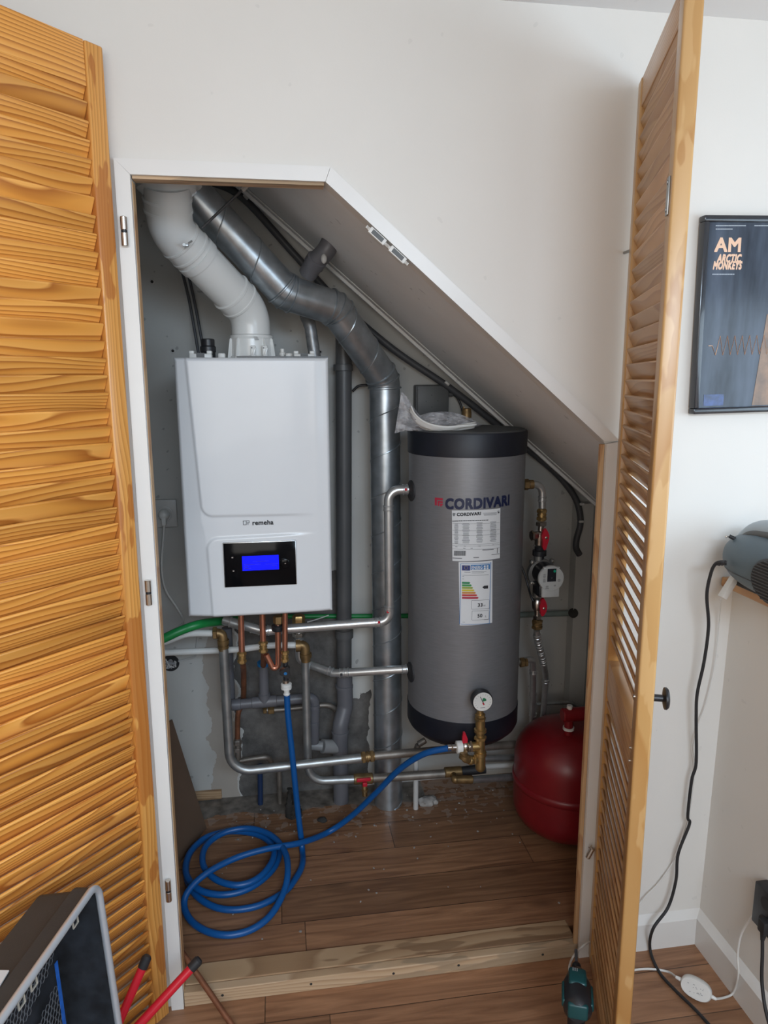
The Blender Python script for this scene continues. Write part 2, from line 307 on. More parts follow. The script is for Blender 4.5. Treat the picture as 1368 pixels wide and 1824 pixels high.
# ---------------------------------------------------------------- mesh helpers
W = {}                                 # world matrix of every object made here
def frame_from(axis):
    z = V3(axis).normalized(); a = V3((0, 0, 1)) if abs(z.z) < 0.9 else V3((1, 0, 0))
    x = a.cross(z).normalized(); y = z.cross(x); return x, y, z
class MB:
    def __init__(s): s.bm = bmesh.new(); s.rnd = s.bm.faces.layers.float.new('rnd'); s.cur = None
    def _tag(s, n0, val=None):
        s.bm.faces.ensure_lookup_table()
        for f in s.bm.faces[n0:]: f[s.rnd] = val if val is not None else 0.37
    def box(s, c, size, rot=None, bev=0.0, seg=2, rnd=None):
        n0 = len(s.bm.faces)
        r = bmesh.ops.create_cube(s.bm, size=1.0)
        mt = Matrix.Translation(V3(c)) @ ((rot.to_4x4() if rot is not None else Matrix.Identity(4)) @ Matrix.Diagonal((*size, 1)))
        bmesh.ops.transform(s.bm, matrix=mt, verts=r['verts'])
        if bev > 0:
            es = {e for v in r['verts'] for e in v.link_edges}
            bmesh.ops.bevel(s.bm, geom=list(es), offset=bev, segments=seg, affect='EDGES', profile=0.5, clamp_overlap=True)
            if rnd is not None:
                for f in s.bm.faces:
                    if f[s.rnd] == 0.0: f[s.rnd] = rnd
                return s
        s._tag(n0, rnd); return s
    def tube(s, path, r, seg=18, caps=True, closed=False):
        path = [V3(p) for p in path]; n0 = len(s.bm.faces); n = len(path)
        rs = r if isinstance(r, (list, tuple)) else [r]*n
        T = []
        for i in range(n):
            a = path[i-1] if (i > 0 or closed) else path[i]; b = path[(i+1) % n] if (i < n-1 or closed) else path[i]
            T.append((b-a).normalized())
        x, y, _ = frame_from(T[0]); rings = []
        for i in range(n):
            if i > 0:
                q = T[i-1].rotation_difference(T[i]); x = q @ x
            x = (x - T[i]*x.dot(T[i])).normalized(); y = T[i].cross(x)
            rings.append([s.bm.verts.new(path[i] + (x*math.cos(t)+y*math.sin(t))*rs[i]) for t in [2*PI*k/seg for k in range(seg)]])
        for i in range(n-1 + (1 if closed else 0)):
            A, B = rings[i], rings[(i+1) % n]
            for k in range(seg): s.bm.faces.new((A[k], A[(k+1) % seg], B[(k+1) % seg], B[k]))
        if caps and not closed: s.bm.faces.new(rings[0][::-1]); s.bm.faces.new(rings[-1])
        s._tag(n0); return s
    def lathe(s, prof, o, axis=(0, 0, 1), seg=32, caps=True, xdir=None):
        """prof = [(radius, height along axis)...]"""
        x, y, z = frame_from(axis); o = V3(o); n0 = len(s.bm.faces); rings = []
        for (r, h) in prof:
            rings.append([s.bm.verts.new(o + z*h + (x*math.cos(t)+y*math.sin(t))*max(r, 1e-5)) for t in [2*PI*(k+0.5)/seg for k in range(seg)]])
        for A, B in zip(rings, rings[1:]):
            for k in range(seg): s.bm.faces.new((A[k], A[(k+1) % seg], B[(k+1) % seg], B[k]))
        if caps: s.bm.faces.new(rings[0][::-1]); s.bm.faces.new(rings[-1])
        s._tag(n0); return s
    def cyl(s, a, b, r, seg=24, bev=0.0, r2=None):
        a, b = V3(a), V3(b); L = (b-a).length; r2 = r if r2 is None else r2; e = min(bev, L*0.4)
        pr = [(r, 0), (r2, L)] if e <= 0 else [(r-e, 0), (r, e), (r2, L-e), (r2-e, L)]
        return s.lathe(pr, a, b-a, seg)
    def hexn(s, c, axis, r, w, bev=0.12):
        a = V3(axis).normalized(); e = w*bev
        return s.lathe([(r*0.88, -w/2), (r, -w/2+e), (r, w/2-e), (r*0.88, w/2)], c, a, 6)
    def prism(s, pts, off):
        """extrude the planar outline pts by vector off"""
        n0 = len(s.bm.faces); off = V3(off)
        A = [s.bm.verts.new(V3(p)) for p in pts]; B = [s.bm.verts.new(V3(p)+off) for p in pts]; n = len(A)
        s.bm.faces.new(A[::-1]); s.bm.faces.new(B)
        for k in range(n): s.bm.faces.new((A[k], A[(k+1) % n], B[(k+1) % n], B[k]))
        s._tag(n0); return s
    def grid(s, fn, nu, nv, flip=False):
        n0 = len(s.bm.faces)
        g = [[s.bm.verts.new(V3(fn(i/nu, j/nv))) for j in range(nv+1)] for i in range(nu+1)]
        for i in range(nu):
            for j in range(nv):
                q = (g[i][j], g[i+1][j], g[i+1][j+1], g[i][j+1]); s.bm.faces.new(q[::-1] if flip else q)
        s._tag(n0); return g
    def sphere(s, c, r, sc=(1, 1, 1), seg=24):
        n0 = len(s.bm.faces)
        q = bmesh.ops.create_uvsphere(s.bm, u_segments=seg, v_segments=seg//2, radius=r)
        bmesh.ops.transform(s.bm, matrix=Matrix.Translation(V3(c)) @ Matrix.Diagonal((*sc, 1)), verts=q['verts']); s._tag(n0); return s
    def build(s, name, mt, parent=None, smooth=True, ang=38, local=False):
        bmesh.ops.recalc_face_normals(s.bm, faces=s.bm.faces[:])
        return finish(s.bm, name, mt, parent, smooth, ang, local)
def finish(bm, name, mt, parent=None, smooth=True, ang=38, local=False, base=None):
    vs = bm.verts
    lo = V3([min(v.co[i] for v in vs) for i in range(3)]); hi = V3([max(v.co[i] for v in vs) for i in range(3)])
    c = (lo+hi)/2
    if parent is None: c.z = lo.z
    bmesh.ops.translate(bm, verts=bm.verts[:], vec=-c)
    me = bpy.data.meshes.new(name); bm.to_mesh(me); bm.free()
    me.materials.append(M[mt] if isinstance(mt, str) else mt)
    if smooth:
        me.polygons.foreach_set('use_smooth', [True]*len(me.polygons)); me.set_sharp_from_angle(angle=R(ang))
    o = bpy.data.objects.new(name, me); COL.objects.link(o)
    link(o, c, parent, local); return o
def link(o, c, parent, local=False):
    o.location = c
    if parent is None: W[o] = Matrix.Translation(c)
    else:
        o.parent = parent
        if local: W[o] = W[parent] @ Matrix.Translation(c)
        else: o.matrix_parent_inverse = W[parent].inverted(); W[o] = Matrix.Translation(c)
def thing(name, label, cat, loc, group=None, rz=0.0):
    o = bpy.data.objects.new(name, None); COL.objects.link(o); o.empty_display_size = 0.05
    o.location = loc; o.rotation_euler = (0, 0, rz); W[o] = Matrix.Translation(V3(loc)) @ Matrix.Rotation(rz, 4, 'Z')
    o['label'] = label; o['category'] = cat
    if group: o['group'] = group
    return o
def tag(o, label, cat, group=None, kind=None):
    o['label'] = label; o['category'] = cat
    if group: o['group'] = group
    if kind: o['kind'] = kind
    return o
def struct(o, label=None):
    o['kind'] = 'structure'
    if label: o['label'] = label
    return o
def fil(pts, r, n=8):
    """polyline with corners rounded to radius r (one value or one per inner corner)"""
    pts = [V3(p) for p in pts]; out = [pts[0]]
    for i in range(1, len(pts)-1):
        a, b, c = pts[i-1], pts[i], pts[i+1]; rr = r[i-1] if isinstance(r, (list, tuple)) else r
        u = (a-b).normalized(); v = (c-b).normalized(); ang = math.acos(max(-1, min(1, u.dot(v))))
        if ang > PI-0.02 or rr <= 0: out.append(b); continue
        t = min(rr/math.tan(ang/2), (a-b).length*0.49, (c-b).length*0.49); rr = t*math.tan(ang/2)
        ce = b + (u+v).normalized()*(rr/math.sin(ang/2)); p0 = b+u*t-ce; p1 = b+v*t-ce; q = p0.rotation_difference(p1)
        ax, an = q.to_axis_angle()
        for k in range(n+1): out.append(ce + Matrix.Rotation(an*k/n, 3, ax) @ p0)
    out.append(pts[-1]); return out
def spl(pts, n=8):
    pts = [V3(p) for p in pts]; q = [pts[0]*2-pts[1]] + pts + [pts[-1]*2-pts[-2]]; out = []
    for i in range(1, len(q)-2):
        a, b, c, d = q[i-1], q[i], q[i+1], q[i+2]
        for k in range(n):
            t = k/n; out.append(0.5*((2*b)+(c-a)*t+(2*a-5*b+4*c-d)*t*t+(3*b-a-3*c+d)*t**3))
    out.append(pts[-1]); return out
def tubeobj(name, path, r, mt, parent=None, seg=18): return MB().tube(path, r, seg).build(name, mt, parent)
def textobj(name, body, width, mt, fn, parent, bold=0.0, height=None, italic=0.0, cut=0.0, gap=0.0):
    """lettering laid on a surface: fn(x, y) gives the place, x from 0 to width; lines as given"""
    cu = bpy.data.curves.new(name, 'FONT'); cu.body = body; cu.size = 1.0; cu.space_character = 1.0+gap+bold*1.6; cu.shear = italic; cu.resolution_u = 3
    o = bpy.data.objects.new(name+'_t', cu); COL.objects.link(o)
    bpy.context.view_layer.update()
    dg = bpy.context.evaluated_depsgraph_get(); me = bpy.data.meshes.new_from_object(o.evaluated_get(dg))
    bpy.data.objects.remove(o); bpy.data.curves.remove(cu)
    bm = bmesh.new(); bm.from_mesh(me); bpy.data.meshes.remove(me)
    lo = min(v.co.x for v in bm.verts); hi = max(v.co.x for v in bm.verts); yl = min(v.co.y for v in bm.verts); yh = max(v.co.y for v in bm.verts)
    k = width/(hi-lo); ky = k if height is None else height/(yh-yl)
    if cut:
        bmesh.ops.triangulate(bm, faces=bm.faces[:])
        bmesh.ops.subdivide_edges(bm, edges=[e for e in bm.edges if e.calc_length()*k > cut], cuts=2)
    if bold:
        g0 = bm.verts[:]+bm.edges[:]+bm.faces[:]
        for n_, (dx, dy) in enumerate(((bold, 0), (bold, bold), (0, bold), (-bold, 0), (-bold, -bold), (0, -bold), (bold, -bold), (-bold, bold))):
            q = bmesh.ops.duplicate(bm, geom=g0)
            bmesh.ops.translate(bm, verts=[e for e in q['geom'] if isinstance(e, bmesh.types.BMVert)], vec=(dx, dy, (n_+1)*3e-5))
    for v in bm.verts: v.co = V3(fn((v.co.x-lo)*k, (v.co.y-yl)*ky))+V3((0, -v.co.z, 0))
    return finish(bm, name, mt, parent, smooth=False)

# ================================================================ THE SETTING
def room():
    # front wall (with the slanted opening) built around the opening, 30 mm thick
    OL, OR_, OT, OX, ZR = -0.251, 0.697, 1.788, 0.106, 1.285      # opening: left, right, top, end of flat top, low end of slope
    T = 0.03; XL, XR, ZT = -1.75, 1.90, 2.125
    w = MB()
    def slab(poly): w.prism([(x, 0, z) for x, z in poly], (0, T, 0))
    slab([(XL, 0), (OL, 0), (OL, ZT), (XL, ZT)])
    slab([(OL, OT), (OX, OT), (OR_+0.022, ZR-0.018), (OR_+0.022, ZT), (OL, ZT)])
    slab([(OR_+0.022, 0), (XR, 0), (XR, ZT), (OR_+0.022, ZT)])
    struct(w.build('wall_back', 'wall', smooth=False), 'white painted wall with the slant-topped closet opening')
    struct(MB().box((0.05, -1.55, -0.02), (3.7, 3.36, 0.04)).build('floor', 'floor', smooth=False), 'brown laminate floor of the room')
    struct(MB().box((0.08, -1.6, ZT+0.02), (3.7, 3.26, 0.04)).build('ceiling', 'ceil', smooth=False), 'white room ceiling')
    struct(MB().box((-1.76, -1.6, 1.06), (0.03, 3.26, 2.13)).build('wall_left', 'wall', smooth=False))
    r = MB(); r.box((0, -3.24, 0.5), (3.6, 0.03, 1.0)); r.box((0, -3.24, 2.08), (3.6, 0.03, 0.1)); r.box((-1.6, -3.24, 1.5), (0.35, 0.03, 1.1)); r.box((1.2, -3.24, 1.5), (1.3, 0.03, 1.1))
    struct(r.build('wall_rear', 'wall', smooth=False))
    # low wall on the right with wooden ledge, window recess above it
    k = MB(); k.prism([(1.028, 0, 0), (1.90, 0, 0), (1.90, 0, 0.945), (1.041, 0, 0.945)], (0, -3.2, 0))
    struct(k.build('wall_right', 'wall', smooth=False), 'low white wall on the right below the wooden ledge')
    r2 = MB(); r2.box((1.78, -1.6, 1.0), (0.03, 3.2, 0.12)); r2.box((1.78, -0.09, 1.55), (0.03, 0.18, 1.2)); r2.box((1.78, -3.05, 1.55), (0.03, 0.3, 1.2)); r2.box((1.78, -1.6, 2.11), (0.03, 3.2, 0.03))
    struct(r2.build('wall_window', 'wall', smooth=False))
    wf = MB()
    for c, s in (((1.78, -1.55, 1.065), (0.05, 2.74, 0.05)), ((1.78, -1.55, 2.075), (0.05, 2.74, 0.05)), ((1.78, -0.2, 1.57), (0.05, 0.05, 1.0)), ((1.78, -2.9, 1.57), (0.05, 0.05, 1.0)), ((1.78, -1.55, 1.57), (0.05, 0.05, 1.0))): wf.box(c, s, bev=0.004)
    f = struct(wf.build('window_1', 'trim', smooth=False))
    MB().box((1.785, -1.55, 1.57), (0.006, 2.66, 0.97)).build('pane', 'glass', f, smooth=False)
    l = MB().box((1.455, -1.6, 0.957), (0.90, 3.19, 0.022), bev=0.003).build('trim_1', 'ledge', smooth=False); struct(l, 'orange-brown wooden ledge on the low right wall')
    # baseboards
    b = MB()
    prof = lambda y0: None
    b.prism([(0.742, 0, 0), (0.742, -0.015, 0), (0.742, -0.015, 0.074), (0.742, 0, 0.092)], (0.287, 0, 0))
    struct(b.build('baseboard_back', 'trim', smooth=False), 'white baseboard behind the right louvred door')
    b = MB(); b.prism([(1.03, 0, 0), (1.013, 0, 0), (1.013, 0, 0.074), (1.03, 0, 0.092)], (0, -3.2, 0))
    struct(b.build('baseboard_right', 'trim', smooth=False), 'white baseboard along the low right wall')
    # frame boards on the wall around the opening, mitred
    d = -0.012; e = 0.027
    n = V3((0.6448, 0, 0.7643))                        # outward normal of the slope
    def board(name, pts, label):
        struct(MB().prism([(x, d, z) for x, z in pts], (0, 0.0115, 0)).build(name, 'trim', smooth=False), label)
    TL = (OL-e, OT+e); s0 = (OX+0.010, OT+e); s1 = (OR_+e*1.05, ZR+0.014)
    board('trim_2', [(OL-e, 0.0), (OL, 0.0), (OL, OT), TL], 'white frame board up the left side of the opening')
    board('trim_3', [TL, (OL+0.0005, OT), (OX, OT), s0], 'white frame board across the flat top of the opening')
    board('trim_4', [(OX+0.0005, OT-0.0005), (OR_, ZR), (OR_+0.036, ZR+0.001), (s0[0]+0.0005, s0[1]-0.0005)], 'white frame board along the sloping edge of the opening')
    board('trim_5', [(OR_+0.006, 0.0), (OR_+0.006, ZR-0.006), (OR_+0.037, ZR-0.0005), (OR_+0.037, 0.0)], 'white frame board up the right side of the opening')
    struct(MB().box((OR_+0.0005, 0.0005, 0.656), (0.0095, 0.010, 1.244), bev=0.001).build('trim_6', 'raw_v', smooth=False), 'bare wooden strip lining the right jamb')
    struct(MB().box(((OL+OX)/2, 0.012, OT-0.0025), (OX-OL-0.004, 0.030, 0.005)).build('trim_7', 'raw2', smooth=False))
    struct(MB().box((OL+0.0006, 0.016, 0.9), (0.0012, 0.026, 1.76)).build('trim_8', 'raw_v', smooth=False))
    # threshold: two strips
    th = MB().box((0.226, 0.045, 0.018), (0.952, 0.058, 0.040), bev=0.002, rnd=0.2).build('trim_9', 'raw', smooth=False); struct(th, 'stained bare wood beam of the closet threshold')
    tf = MB().box((0.226, 0.004, 0.018), (0.952, 0.022, 0.036), bev=0.002, rnd=0.6); tfo = struct(tf.build('trim_10', 'raw2', smooth=False), 'paler front strip of the threshold with dark screw heads')
    for px, py in ((396, 1768), (554, 1746), (701, 1727), (817, 1713), (967, 1694)):
        p = P(px, py, -0.007); MB().cyl((p.x, -0.0075, 0.019), (p.x, -0.004, 0.019), 0.0032, 12).build('screw', 'soot', tfo)
    # closet shell
    CZ = 0.03
    struct(MB().box((0.25, 0.43, CZ-0.015), (1.60, 0.74, 0.03)).build('floor_closet', 'closet_floor', smooth=False), 'brown laminate floor inside the closet')
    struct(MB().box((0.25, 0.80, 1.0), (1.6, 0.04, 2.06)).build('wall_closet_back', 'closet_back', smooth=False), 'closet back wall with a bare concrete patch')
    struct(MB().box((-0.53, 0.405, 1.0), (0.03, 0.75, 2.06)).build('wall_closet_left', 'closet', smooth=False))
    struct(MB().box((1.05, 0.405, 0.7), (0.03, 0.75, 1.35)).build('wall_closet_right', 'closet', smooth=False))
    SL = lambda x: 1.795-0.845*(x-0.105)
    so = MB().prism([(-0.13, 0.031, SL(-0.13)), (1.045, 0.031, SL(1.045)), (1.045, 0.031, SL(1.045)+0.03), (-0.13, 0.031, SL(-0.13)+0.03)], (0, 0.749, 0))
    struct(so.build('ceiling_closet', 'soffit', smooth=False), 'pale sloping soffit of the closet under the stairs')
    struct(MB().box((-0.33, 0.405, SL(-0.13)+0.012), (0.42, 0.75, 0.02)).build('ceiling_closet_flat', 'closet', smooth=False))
    # batten along the junction of soffit and back wall, and a corner post
    dx = V3((1, 0, -0.845)).normalized(); nn = V3((0.845, 0, 1)).normalized()
    for off, y, wdt in ((0.006, 0.70, 0.014), (0.0025, 0.655, 0.012)):
        a = V3((-0.12, y, SL(-0.12))) - nn*off; b2 = V3((1.03, y, SL(1.03))) - nn*off
        rot = Matrix((dx, V3((0, 1, 0)), nn)).transposed()
        struct(MB().box((a+b2)/2, ((b2-a).length, wdt, off*2-0.002), rot, bev=0.002).build('trim_11' if y == 0.70 else 'trim_12', 'soffit', smooth=False))
    struct(MB().box((1.005, 0.755, 0.52), (0.055, 0.046, 0.98)).build('trim_13', 'closet', smooth=False))
room()
struct(MB().box((-0.315, 0.772, 0.05), (0.19, 0.014, 0.03), bev=0.002).build('trim_14', 'raw', smooth=False), 'thin bare wood batten at the foot of the closet wall')

# ================================================================ LOUVRED DOORS
def louvre_door(name, label, hinge, dirv, width, side, mats, mids, seed, nslats_rail):
    """side=+1: the face we see is local +y, -1: local -y"""
    rz = math.atan2(dirv[1], dirv[0]); t = 0.028; z0, z1 = 0.012, 1.990; sw = 0.036
    rd = random.Random(seed)
    o = thing(name, label, 'door', (hinge[0], hinge[1], 0), rz=rz); o['kind'] = 'structure'
    yc = -side*t/2
    for i, x in enumerate((sw/2, width-sw/2)):
        MB().box((x, yc, (z0+z1)/2), (sw, t, z1-z0), bev=0.004, seg=3, rnd=rd.random()).build('stile', mats[1], o, local=True)
    rails = [(z1-nslats_rail, z1)] + mids + [(z0, z0+0.03)]
    for a, b in rails:
        MB().box((width/2, yc, (a+b)/2), (width-2*sw-0.0006, t-0.004, b-a), bev=0.002, rnd=rd.random()).build('rail', mats[0], o, local=True)
    s = MB(); pitch = 0.031; tilt = R(63); ch = 0.0455; th = 0.006
    z = z1-nslats_rail-0.012; edges = sorted([(a, b) for a, b in rails])
    while z > z0+0.035:
        if all(not (a-0.012 < z < b+0.012) for a, b in rails):
            # inner (visible) edge high, outer edge low
            rot = Matrix.Rotation(side*tilt, 3, 'X')
            s.box((width/2, yc, z), (width-2*sw-0.001, ch, th), rot, bev=0.0022, seg=2, rnd=0.03+0.94*rd.random())
        z -= pitch
    s.build('louvre_slats', mats[0], o, local=True, ang=50)
    return o
dl = louvre_door('door_1', 'orange pine louvred door swung open on the left', (-0.279, -0.030), (-0.687, -0.727), 0.60, 1, ('pine', 'pine_v'), [], 11, 0.075)
dr = louvre_door('door_2', 'narrow pine louvred door standing open on the right', (0.727, -0.014), (-0.322, -0.947), 0.402, -1, ('pine2', 'pine2_v'), [(0.715, 0.80)], 5, 0.055)
def hinge(door, z, xw, yw, label):
    h = MB().cyl((xw, yw, z-0.026), (xw, yw, z-0.002), 0.0062, 16, 0.001).cyl((xw, yw, z+0.002), (xw, yw, z+0.026), 0.0062, 16, 0.001).build('hinge', 'nickel', door)
    MB().cyl((xw, yw, z-0.0022), (xw, yw, z+0.0022), 0.0056, 16).build('hinge_ring', 'black_plastic', h)
for py, px in ((412, 212), (1056, 261), (1587, 296)):
    p = P(px, py, -0.02); hinge(dl, p.z, -0.266, -0.020, '')
# catch bracket half hidden by the right door's hinge stile
def barrel():
    p = P(1050, 1518, -0.02); o = thing('barrel_hook', 'small silver barrel hook on the white right frame board beside the right door', 'hook', (p.x, -0.012, p.z))
    MB().cyl(p+V3((-0.006, -0.004, -0.012)), p+V3((0.006, -0.004, 0.012)), 0.0055, 16, 0.001).build('barrel', 'nickel', o)
    MB().tube(spl([p+V3((0.004, -0.002, 0.012)), p+V3((0.002, -0.004, 0.02)), p+V3((-0.004, -0.006, 0.017)), p+V3((-0.006, -0.006, 0.019))], 5), 0.0013, 8).build('hook', 'nickel', o)
    return o
barrel()
# pull knob on the far face of the right door, plate and screws
def doorlocal(o, c): return o.matrix_world
kp = MB().cyl((0.378, -0.0, 0.872), (0.378, 0.030, 0.872), 0.0075, 16).lathe([(0.0075, 0.028), (0.020, 0.031), (0.0205, 0.034), (0.018, 0.037)], (0.378, 0, 0.872), (0, 1, 0), 28)
# the right door's outer face is local +t
kp = MB().cyl((0.378, 0.028, 0.872), (0.378, 0.048, 0.872), 0.0062, 16).lathe([(0.0065, 0.046), (0.019, 0.049), (0.0195, 0.052), (0.017, 0.055)], (0.378, 0, 0.872), (0, 1, 0), 28).build('knob', 'black_plastic', dr, local=True)
MB().cyl((0.378, -0.0025, 0.872), (0.378, 0.001, 0.872), 0.004, 12).build('screw', 'nickel', dr, local=True)
MB().box((0.384, -0.0015, 1.692), (0.014, 0.003, 0.056), bev=0.001).cyl((0.384, -0.004, 1.672), (0.384, 0, 1.672), 0.0035, 10).cyl((0.384, -0.004, 1.712), (0.384, 0, 1.712), 0.0035, 10).build('catch_plate', 'steel_dull', dr, local=True)
for z in (0.745, 0.77): MB().cyl((0.37, -0.002, z), (0.37, 0.001, z), 0.0025, 10).build('screw', 'nickel', dr, local=True)

# ================================================================ BOILER
def smooth(a, b, x):
    t = max(0, min(1, (x-a)/(b-a))); return t*t*(3-2*t)
def boiler():
    XL, XR, ZB, ZT, YF = -0.2355, 0.1290, 0.8275, 1.4695, 0.30
    Wd, H = XR-XL, ZT-ZB
    o = thing('wall_boiler', 'white wall-hung boiler with a black control panel and blue display', 'boiler', ((XL+XR)/2, 0.48, ZB))
    MB().box(((XL+XR)/2, 0.49, (ZB+ZT)/2), (Wd-0.004, 0.33, H-0.003), bev=0.006, seg=3).build('casing', 'boiler_side', o)
    def hf(u, v):
        x = u*Wd; z = v*H                      # z down from the top
        t = min(v/0.5, 1.0)
        uc = 0.071+0.052*(v/0.55 if v < 0.55 else 1.0); ul = 0.145+0.02*max(0, (v-0.66)/0.34)
        fade = 1-0.97*smooth(0.62, 0.93, u)
        def rb(dx, dz, r):                     # rounded-corner inside distance (metres)
            if dx < r and dz < r: return r-math.hypot(r-dx, r-dz)
            return min(dx, dz)
        d1 = rb(x-uc*Wd, 0.597*H-z+0.004*u, 0.030)
        d2 = rb(x-ul*Wd, z-(0.682-0.012*u)*H, 0.030)
        h = 0.0
        h += 0.0048*smooth(-0.001, 0.0048, d1)*(fade if d1 > 0 else 1)
        h += 0.0042*smooth(-0.001, 0.0048, d2)*(fade if d2 > 0 else 1)
        left = max(0.0, (uc if v < 0.6 else uc+(ul-uc)*smooth(0.6, 0.68, v))-u)
        h -= left*Wd*0.30*(1 if v < 0.55 else 1-0.25*smooth(0.55, 0.68, v))
        h -= 0.004*smooth(0.90, 0.985, u)
        e = min(x, Wd-x, z, H-z); h -= 0.006*(1-smooth(0, 0.006, e))
        return V3((XL+x, YF+0.006-h, ZT-z))
    f = MB(); g = f.grid(hf, 132, 200)
    back = 0.335; bm = f.bm
    ring = [g[i][0] for i in range(133)]+[g[132][j] for j in range(1, 201)]+[g[i][200] for i in range(131, -1, -1)]+[g[0][j] for j in range(199, 0, -1)]
    rb = [bm.verts.new((v.co.x, back, v.co.z)) for v in ring]
    for k in range(len(ring)): bm.faces.new((ring[k], ring[(k+1) % len(ring)], rb[(k+1) % len(ring)], rb[k]))
    f.build('front_cover', 'boiler', o, ang=60)
    # control panel
    def B(px, py, y=YF+0.0005): return P(px, py, y)
    q = [B(398, 968), B(526, 962), B(528, 1040), B(401, 1045)]
    x0 = (q[0].x+q[3].x)/2; x1 = (q[1].x+q[2].x)/2; zt = (q[0].z+q[1].z)/2; zb = (q[2].z+q[3].z)/2; c = V3(((x0+x1)/2, YF, (zt+zb)/2))
    pn = MB().box(c+V3((0, 0.001, 0)), (x1-x0+0.003, 0.008, zt-zb+0.003), bev=0.002).build('panel_rim', 'silver', o)
    pg = MB().box(c+V3((0, -0.0025, 0)), (x1-x0-0.001, 0.007, zt-zb-0.001), bev=0.001).build('control_panel', 'glass_black', o)
    yy = YF-0.0064
    a, b = B(431, 991, yy), B(497, 1014, yy)
    d = MB().box(((a.x+b.x)/2, yy, (a.z+b.z)/2), (b.x-a.x, 0.0008, a.z-b.z)).build('display', 'lcd', pg, smooth=False)
    dx = b.x-a.x; dz = a.z-b.z
    rows = MB(); rr = random.Random(3)
    for (u0, u1, v) in ((0.28, 0.72, 0.38), (0.05, 0.5, 0.58), (0.62, 0.95, 0.6), (0.05, 0.17, 0.72), (0.8, 0.95, 0.72), (0.05, 0.22, 0.84)):
        x = u0
        while x < u1:
            ww = rr.uniform(0.012, 0.03); rows.box((a.x+dx*(x+ww/2), yy-0.0005, a.z-dz*v), (dx*ww*0.8, 0.0003, dz*0.05)); x += ww
    rows.build('display_text', 'lcd_text', d, smooth=False)
    for px, py in ((414, 993), (416, 1017)):
        p = B(px, py, yy); kb = MB().cyl(p+V3((0, 0.0005, 0)), p+V3((0, -0.0012, 0)), 0.0075, 24, 0.0004).build('button', 'glass_black', pg)
        MB().box(p+V3((0, -0.0014, 0)), (0.004, 0.0003, 0.0032)).build('button_mark', 'silver', kb, smooth=False)
    p = B(508, 1003, yy); kb = MB().lathe([(0.0125, 0), (0.0125, 0.0035), (0.011, 0.0045), (0.0, 0.0040)], p, (0, -1, 0), 36).build('dial', 'glass_black', pg)
    MB().cyl(p+V3((0, -0.0035, 0)), p+V3((0, -0.0048, 0)), 0.0016, 12).build('dial_mark', 'silver', kb)
    # lettering
    a = B(450, 936, YF-0.0002); b = B(487, 936, YF-0.0002)
    yl = YF+0.0052
    textobj('lettering', 'remeha', b.x-a.x, 'ink', lambda x, z: (a.x+x, yl-0.0002, a.z+z), o, bold=0.035)
    a2 = B(433, 936); s = (B(440, 928)-a2).z; lg = MB(); bt = 0.0011
    w2 = 0.0105
    for cx, cz, sx, sz in ((a2.x+w2*0.42, a2.z+s/2, None, None),):
        pass
    def bar(x, z, sx, sz): lg.box((a2.x+x+sx/2, yl-0.0003, a2.z+z+sz/2), (sx, 0.0005, sz))
    bar(0, 0, 0.0085, bt); bar(0, s-bt, 0.0155, bt); bar(0, 0, bt, s); bar(0.0085-bt, 0, bt, s)
    bar(0.0085, s*0.42, 0.006, bt); bar(0.0145, s*0.42, bt, s*0.58); bar(0.0115, 0, bt, s*0.46)
    lg.build('emblem', 'ink', o, smooth=False)
    # top fittings
    for x0p, x1p in ((338, 378), (523, 560)):
        p0, p1 = P(x0p, 634, 0.40), P(x1p, 634, 0.40); k = MB()
        k.box(((p0.x+p1.x)/2, 0.40, ZT+0.003), (p1.x-p0.x, 0.03, 0.018), bev=0.003)
        k.box((p0.x+0.006, 0.40, ZT+0.015), (0.012, 0.03, 0.008), bev=0.002); k.box((p1.x-0.006, 0.40, ZT+0.015), (0.012, 0.03, 0.008), bev=0.002)
        c = k.build('clip', 'white_plastic', o)
        MB().box(((p0.x+p1.x)/2, 0.386, ZT+0.008), ((p1.x-p0.x)*0.36, 0.003, 0.011)).build('clip_plate', 'box_grey', c, smooth=False)
    for px, w3 in ((395, 16), (515, 12)):
        p = P(px, 632, 0.44); k = MB().box(p+V3((0, 0, -0.004)), (0.018, 0.02, 0.016), bev=0.003).cyl(p+V3((0, -0.0105, 0)), p+V3((0, 0.0105, 0)), 0.0032, 12).build('bracket', 'white_plastic', o)
    p = P(371, 630, 0.46)
    MB().lathe([(0.018, -0.03), (0.018, 0.014), (0.020, 0.016), (0.020, 0.028), (0.0172, 0.031), (0.0172, 0.046), (0.0155, 0.048)], (p.x, 0.46, ZT+0.003), (0, 0, 1), 28).build('black_plug', 'black_plastic', o)
    p = P(503, 628, 0.46)
    MB().cyl((p.x, 0.46, ZT-0.01), (p.x, 0.46, ZT+0.012), 0.0065, 14).cyl((p.x, 0.46, ZT+0.01), (p.x, 0.46, ZT+0.018), 0.0085, 10, 0.001).cyl((p.x, 0.46, ZT+0.018), (p.x, 0.46, ZT+0.027), 0.0055, 10).box((p.x+0.009, 0.455, ZT+0.004), (0.010, 0.01, 0.007), bev=0.001).build('vent_valve', 'white_plastic', o)
    MB().box((0.02, 0.35, ZT+0.001), (0.22, 0.06, 0.006)).build('top_gasket', 'black_plastic', o, smooth=False)
    MB().box(((XL+XR)/2, 0.715, 1.30), (0.30, 0.128, 0.12)).build('hanging_bracket', 'steel_dull', o, smooth=False)
    # flue adapter collar
    c = P(449, 632, 0.50); c.z = ZT
    MB().lathe([(0.060, -0.004), (0.060, 0.006), (0.056, 0.010), (0.055, 0.052), (0.0565, 0.054), (0.0565, 0.061), (0.052, 0.064), (0.050, 0.064)], c, (0, 0, 1), 48).build('flue_collar', 'flue', o)
